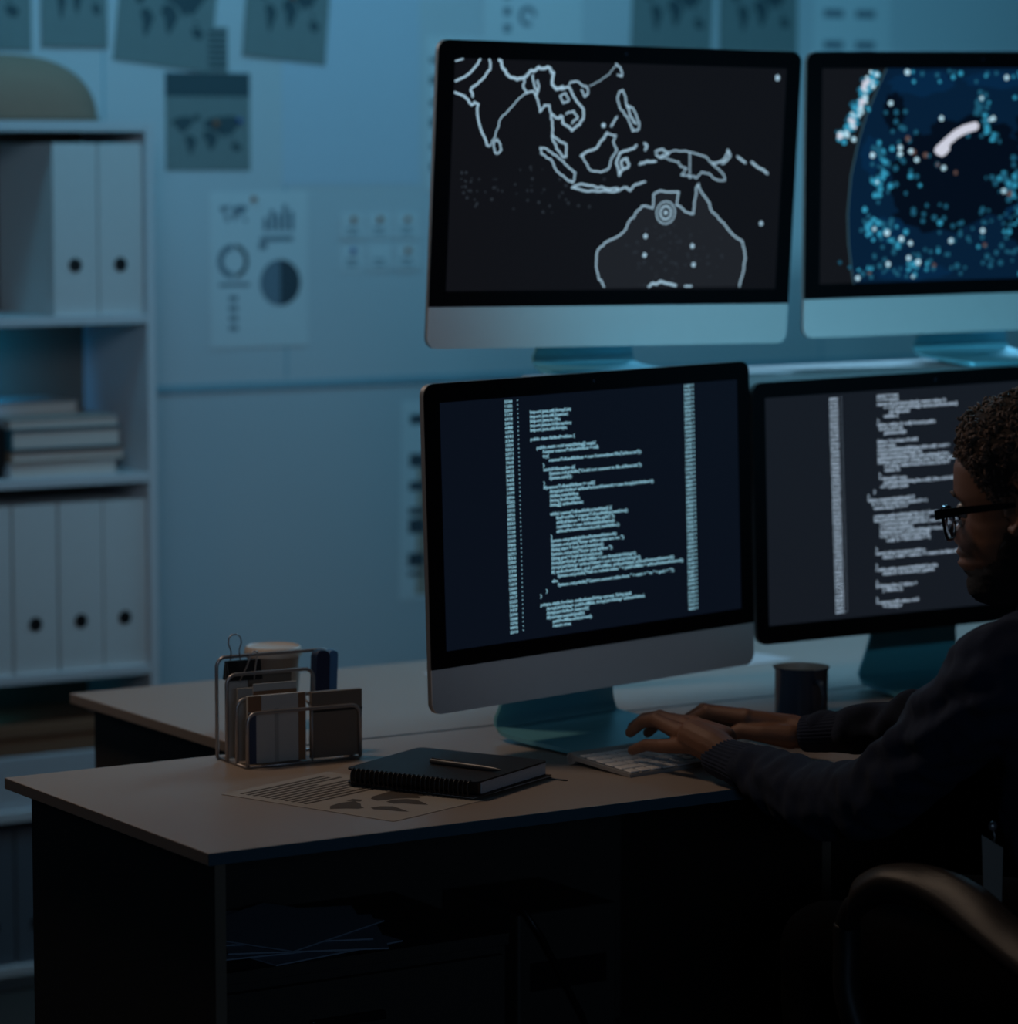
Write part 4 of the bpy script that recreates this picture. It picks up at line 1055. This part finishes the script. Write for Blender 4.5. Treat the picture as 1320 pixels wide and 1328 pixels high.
for q in range(3200):
    p, n, th = r2.choice(sel)
    if p.z > .09 and r2.random() < .45: continue
    fd = th/0.020
    curl(p + n*(th*r2.uniform(.75,1.18)), n, r2.uniform(.0034,.0066)*max(.3,fd), .0012*max(.45,fd)+.0003, r2.uniform(.8,1.7))
curls.build('curls', M_curl, hair, smooth=True)['kind'] = 'stuff'
# beard
bd = MB(); idx = {}
for i, r in enumerate(rows_):
    for k, p in enumerate(r):
        lim = interp([(-10,-20),(5,-26),(30,-66),(50,-72),(70,-76),(95,-80)], p.y*1000)/1000
        if p.z < lim and p.y > -.018:
            n = (p-Vector((0,.02,-.06))).normalized(); idx[(i,k)] = len(bd.v)
            e = min(1, (lim-p.z)/.012)
            bd.v.append(tuple(HM @ (p + n*(.0008+.0042*e+.0016*noise.noise(p*400)))))
for i in range(len(rows_)-1):
    for k in range(na):
        kk = [(i,k),(i,(k+1)%na),(i+1,(k+1)%na),(i+1,k)]
        if all(q in idx for q in kk): bd.f.append(tuple(idx[q] for q in kk)); bd.mi.append(0)
bd.build('beard', mat('beard_hair',(0.018,0.013,0.010),0.9,bump=1.0,bscale=900), man, smooth=True, world=True)
# eyebrows
for s in (-1, 1):
    MB().tube([hp(s*x,y,z) for x,y,z in ((.014,.0965,.013),(.026,.0955,.018),(.038,.090,.019),(.049,.081,.014))],[.0018,.0028,.0026,.0012],8).build('eyebrow', M_hair, man, smooth=True, world=True)

# sweater
sw = MB()
capsule(sw, L_SLEEVE, 28); capsule(sw, R_SLEEVE, 28)
capsule(sw, [(0.868,-0.496,0.945,.078),(0.95,-0.49,0.955,.085),(1.04,-0.46,0.955,.085),(1.13,-0.42,0.94,.075)],28)
capsule(sw, [(0.93,-0.50,0.985,.06),(0.955,-0.492,0.985,.07),(1.01,-0.475,0.98,.06)],24)
Mb = Matrix.Rotation(math.radians(17.8), 3, 'Z')
for c, r in (((0.975,-0.475,0.90),(0.185,0.115,0.12)),((0.98,-0.50,0.80),(0.17,0.115,0.16)),((1.0,-0.53,0.68),(0.165,0.12,0.16)),((1.02,-0.55,0.58),(0.17,0.13,0.11))):
    sw.ellipsoid(c, r, 40, 24, Mb)
def folds(co):
    v = noise.noise(co*14)*0.5 + noise.noise(Vector((co.x*12+5, co.y*34, co.z*38)))*0.8 + noise.noise(Vector((co.x*20, co.y*70+3, co.z*50)))*0.25
    e = g((co-Vector((0.795,-0.33,0.80))).length, .10)
    w_ = math.sin(((co.y+0.30)*0.8+(co.z-0.8)*0.9)*95 + 3*noise.noise(co*11))
    return 0.008*v + e*0.0016*w_ + 0.005*g(co.z-.90,.05)*math.sin(co.z*130+co.y*60+3*noise.noise(co*9))*(1 if co.x < .88 else 0) + (.0040*math.sin(co.y*120+2*noise.noise(co*20)) if co.x > .95 and co.y > -.15 else 0)
sweater = remesh(sw, 'sweater', M_sweat, 0.005, 6, man, folds)
# ribbed cuffs and hem of collar
def cuff(a, b, name):
    pa, pb = Vector(a[:3]), Vector(b[:3]); d = (pb-pa).normalized(); u = d.orthogonal().normalized(); v = d.cross(u)
    m_ = MB(); N = 132; prof = [(-.006,.90),(-.004,1.0),(0.0,1.04),(.25,1.05),(.5,1.02),(.75,1.04),(1.0,1.08),(1.15,1.06)]
    vs = []; L_ = (pb-pa).length
    for t_, s in prof:
        tt = t_ if t_ < 0 else t_*L_; r0 = a[3]+(b[3]-a[3])*max(0,t_)
        for k in range(N):
            a_ = 2*PI*k/N; rr = r0*s + 0.0007*math.cos(a_*33)
            vs.append(pa + d*tt + (u*math.cos(a_)+v*math.sin(a_))*rr)
    m_.add(vs, [(i*N+k, i*N+(k+1) % N, (i+1)*N+(k+1) % N, (i+1)*N+k) for i in range(len(prof)-1) for k in range(N)])
    return m_.build(name, M_rib, sweater, smooth=True)
cuff(L_CUFF[0], L_CUFF[1], 'cuff'); cuff(R_CUFF[0], R_CUFF[1], 'cuff')
nk = MB(); N = 60; c0 = Vector((0.948,-0.475,1.045)); 
for i, (h, r) in enumerate(((-.03,.075),(0,.068),(.012,.0655),(.018,.064),(.016,.061),(0,.060))):
    for k in range(N): a_ = 2*PI*k/N; nk.v.append((c0.x+r*1.03*math.cos(a_), c0.y+r*math.sin(a_), c0.z+h-0.012*math.sin(a_)))
for i in range(5):
    for k in range(N): nk.f.append((i*N+k, i*N+(k+1) % N, (i+1)*N+(k+1) % N, (i+1)*N+k)); nk.mi.append(0)
nk.build('collar', M_collar, man, smooth=True, world=True)
tr = MB()
for hip, knee in (((0.94,-0.59,.555),(0.791,-0.20,.56)),((1.11,-0.53,.555),(0.985,-0.14,.56))):
    capsule(tr, [(*hip,.095),((hip[0]+knee[0])/2,(hip[1]+knee[1])/2,.56,.085),(*knee,.068),(knee[0],knee[1]-.02,.32,.062),(knee[0],knee[1]-.03,.12,.055)],24)
tr.ellipsoid((1.025,-0.56,.575),(.185,.14,.11),32,20,Mb)
remesh(tr, 'trousers', M_trous, 0.007, 5, man, lambda c: .004*noise.noise(c*18))
for x, y in ((0.791,-0.225),(0.985,-0.165)):
    s = MB(); capsule(s, [(x,y-.02,.055,.045),(x-.01,y+.08,.05,.045),(x-.03,y+.17,.038,.036)],20)
    remesh(s, 'shoe', M_hole, 0.006, 3, man, lambda c: max(0,0))

# glasses (worn)
gl = thing('eyeglasses', 'black thick-rimmed glasses worn by the man', 'glasses', tuple(HM @ Vector((0,.10,0))))
GM = HM @ Matrix.Translation((0,-.007,0)) @ Matrix.Rotation(math.radians(-6), 4, 'X')
def gb(mb, name, m, par=None, smooth=True):
    for i, v in enumerate(mb.v): mb.v[i] = tuple(GM @ Vector(v))
    o = mb.build(name, m, par or gl, smooth=smooth, angle=40)
    o.matrix_parent_inverse = gl.matrix_basis.inverted(); return o
fr = MB()
def lens_outline(s, gr=0.0, n=40):
    pts = []
    for k in range(n):
        a = 2*PI*k/n; ca, sa = math.cos(a), math.sin(a)
        x = (0.0255+gr)*math.copysign(abs(ca)**.72, ca); z = (0.0205+gr)*math.copysign(abs(sa)**.72, sa)
        if z < 0: x *= 1+0.28*z/0.0205*.6
        cx = s*.0345
        pts.append((cx+x, .113 - 1.6*(cx+x)**2*2.0, -.0085+z))
    return pts
for s in (-1, 1):
    o = lens_outline(s); rs = [(.0030 if p[2] > .004 else .0021) for p in o]
    fr.tube(o, rs, 8, closed=True)
fr.tube([(-.010,.1125,.001),(0,.114,.004),(.010,.1125,.001)],[.003,.0028,.003],10)
for s in (-1, 1): fr.tube([(s*.058,.1025,.005),(s*.069,.100,.006)],[.0045,.0045],10)
gb(fr, 'front_frame', M_frame)
for s in (-1, 1):
    o = lens_outline(s, -.0012); m_ = MB(); n = len(o); m_.add([Vector(p) for p in o]+[Vector(p)+Vector((0,-.0016,0)) for p in o], [tuple(range(n)), tuple(range(2*n-1,n-1,-1))]+[(i,(i+1)%n,(i+1)%n+n,i+n) for i in range(n)])
    gb(m_, 'lens', mat('lens_clear',(0.9,0.95,1.0),0.02,trans=1.0,spec=0.5,var=0.0), smooth=False)
    m_ = MB(); outl = [(.104,.0110),(.060,.0100),(.020,.0075),(-.006,.0060),(-.022,.000),(-.040,-.020),(-.044,-.026),(-.040,-.028),(-.024,-.010),(-.008,-.0005),(.020,-.0005),(.060,.0005),(.104,-.0015)]
    xx = lambda y: s*(.0715+.006*(1-max(0,min(1,(y+.02)/.12))))
    n = len(outl); vv = [(xx(y)-s*.0, y, z) for y, z in outl] + [(xx(y)+s*.0035, y, z) for y, z in outl]
    m_.add(vv, [tuple(range(n)), tuple(range(2*n-1,n-1,-1))]+[(i,(i+1)%n,(i+1)%n+n,i+n) for i in range(n)])
    gb(m_, 'temple', M_frame, smooth=False)
    m_ = MB(); m_.tube([(s*.0125,.110,-.006),(s*.0120,.105,-.010)],[.0007,.0007],6); m_.ellipsoid((s*.0118,.103,-.0115),(.0018,.002,.005),12,8)
    gb(m_, 'nose_pad', M_wire)

# badge hanging at the waist
bt = thing('badge_holder', 'pale tall badge card hanging on a clip at the waist of the man', 'badge', (0.812,-0.484,0.766))
def bl(*p): return tuple(Vector(p)-Vector((0.812,-0.484,0.766)))
A = [(0.800,-0.478,0.757),(0.823,-0.491,0.741),(0.822,-0.491,0.672),(0.803,-0.480,0.676)]
m_ = MB(); m_.add([bl(*p) for p in A]+[bl(p[0]+.0015,p[1]+.0022,p[2]) for p in A], [(0,1,2,3),(7,6,5,4),(0,4,5,1),(1,5,6,2),(2,6,7,3),(3,7,4,0)])
m_.build('card', mat('badge_card',(0.24,0.20,0.17),0.5), bt)
MB().ellipsoid((0,0,0.002),(.006,.005,.006),16,10).build('reel', M_wire, bt, smooth=True)
MB().tube([(0,0,0),(0.002,-.002,-.012),(0.001,-.001,-.018)],.0012,6).build('strap', M_wire, bt, smooth=True)

# ---------------------------------------------------------------- office chair
M_lea = mat('chair_leather', (0.030,0.024,0.021), 0.42, bump=0.3, bscale=500)
M_chr = mat('chair_black', (0.010,0.010,0.011), 0.45)
ch = thing('office_chair', 'black swivel office chair with curved padded armrests under the man', 'chair', (1.032,-0.541,0), (0,0,math.radians(17.8)))
def pad(mb, far, near, th=.022):
    N = len(far); vs = []
    for f, nn in zip(far, near):
        f, nn = Vector(f), Vector(nn); ac = nn-f; up_ = Vector((0,0,1)); 
        m0 = (f+nn)/2
        for u, h in ((0,0),(.12,.006),(.35,.010),(.65,.010),(.88,.006),(1,0),(.9,-th*.8),(.5,-th),(.1,-th*.8)):
            vs.append(f+ac*u+up_*(h-.004))
    q = 9
    mb.add(vs, [(i*q+k, i*q+(k+1) % q, (i+1)*q+(k+1) % q, (i+1)*q+k) for i in range(N-1) for k in range(q)] + [tuple(range(q)), tuple((N-1)*q+k for k in range(q))])
def sm_line(L_, m=4):
    P = [Vector(p) for p in L_]; out = []
    for i in range(len(P)-1):
        p0, p1, p2, p3 = P[max(i-1,0)], P[i], P[i+1], P[min(i+2,len(P)-1)]
        for j in range(m):
            t_ = j/m; out.append(0.5*((2*p1)+(-p0+p2)*t_+(2*p0-5*p1+4*p2-p3)*t_*t_+(-p0+3*p1-3*p2+p3)*t_**3))
    out.append(P[-1]); return out
F2, N2 = sm_line(FAR), sm_line(NEAR)
def chw(mb, name, m, sm_=True, **k): return mb.build(name, m, ch, smooth=sm_, world=True, **k)
shift = Matrix.Translation(Vector((0.30*2*math.cos(math.radians(17.8)), 0.30*2*math.sin(math.radians(17.8)), 0))*0.93)
for sidx in (0, 1):
    f_, n_ = (F2, N2)
    if sidx: f_ = [shift @ p for p in F2]; n_ = [shift @ p for p in N2]
    m_ = MB(); pad(m_, f_, n_); arm = chw(m_, 'armrest_pad', M_lea)
    mid = [(a+b)/2 - Vector((0,0,.026)) for a, b in zip(f_, n_)]
    s0, s1 = mid[0], mid[-1]
    lp = [s0+Vector((0,.0,.004)), s0+Vector((0,-.0,-.03)), s0+Vector((.0,-.005,-.09)), s0+Vector((.02,-.03,-.16)), s0+Vector((.06,-.09,-.195)), s1+Vector((.03,.07,-.17)), s1+Vector((.0,.0,-.10)), s1]
    m_ = MB(); m_.tube(sm_line(mid[::4]+[mid[-1]],2), .015, 10); m_.tube(sm_line(lp,5), .017, 10)
    f = m_.build('armrest_frame', M_chr, arm, smooth=True)
    chw(MB().tube([lp[4], lp[4]+Vector((.06 if not sidx else -.06,0,-.06))],.014,10), 'armrest_bracket', M_chr)
def loc_cushion(name, rx, ry, rz, c, rot=None, e=.5):
    m_ = MB(); nu, nv = 40, 20; vs = []
    for j in range(nv+1):
        v = -PI/2+PI*j/nv
        for k in range(nu):
            a = 2*PI*k/nu; ca, sa, cv, sv = math.cos(a), math.sin(a), math.cos(v), math.sin(v)
            f = lambda q, e_: math.copysign(abs(q)**e_, q)
            p = Vector((rx*f(ca,e)*f(cv,.5), ry*f(sa,e)*f(cv,.5), rz*f(sv,.8)))
            if rot: p = rot @ p
            vs.append(Vector(c)+p)
    m_.add(vs, [(j*nu+k, j*nu+(k+1) % nu, (j+1)*nu+(k+1) % nu, (j+1)*nu+k) for j in range(nv) for k in range(nu)])
    return m_.build(name, M_lea if name != 'seat' else M_lea, ch, smooth=True)
loc_cushion('seat', .235, .235, .045, (0,-.01,.42))
loc_cushion('backrest', .225, .30, .045, (0,-.27,.76), Matrix.Rotation(math.radians(100),3,'X'))
MB().box((-.03,-.30,.36),(.03,-.26,.66)).box((-.03,-.30,.34),(.03,.0,.37)).build('back_bracket', M_chr, ch, bevel=.004)
MB().cyl((0,0,.10),(0,0,.24),.028,n=24).cyl((0,0,.24),(0,0,.37),.018,n=24).build('gas_column', M_chr, ch, smooth=True, angle=40)
for i in range(5):
    a = 2*PI*i/5+.3; d = Vector((math.cos(a), math.sin(a), 0))
    lg = MB().tube([d*.02+Vector((0,0,.115)), d*.15+Vector((0,0,.10)), d*.29+Vector((0,0,.072))],[.026,.020,.015],12).build('base_leg', M_chr, ch, smooth=True)
    pd_ = Vector((-d.y, d.x, 0)); c = d*.285+Vector((0,0,.0285))
    w_ = MB()
    for s in (-1, 1): w_.cyl(c+pd_*s*.006, c+pd_*s*.024, .028, n=20)
    w_.cyl(c+Vector((0,0,.0)), c+Vector((0,0,.045)), .008, n=10)
    w_.build('caster', M_chr, lg, smooth=True, angle=40)
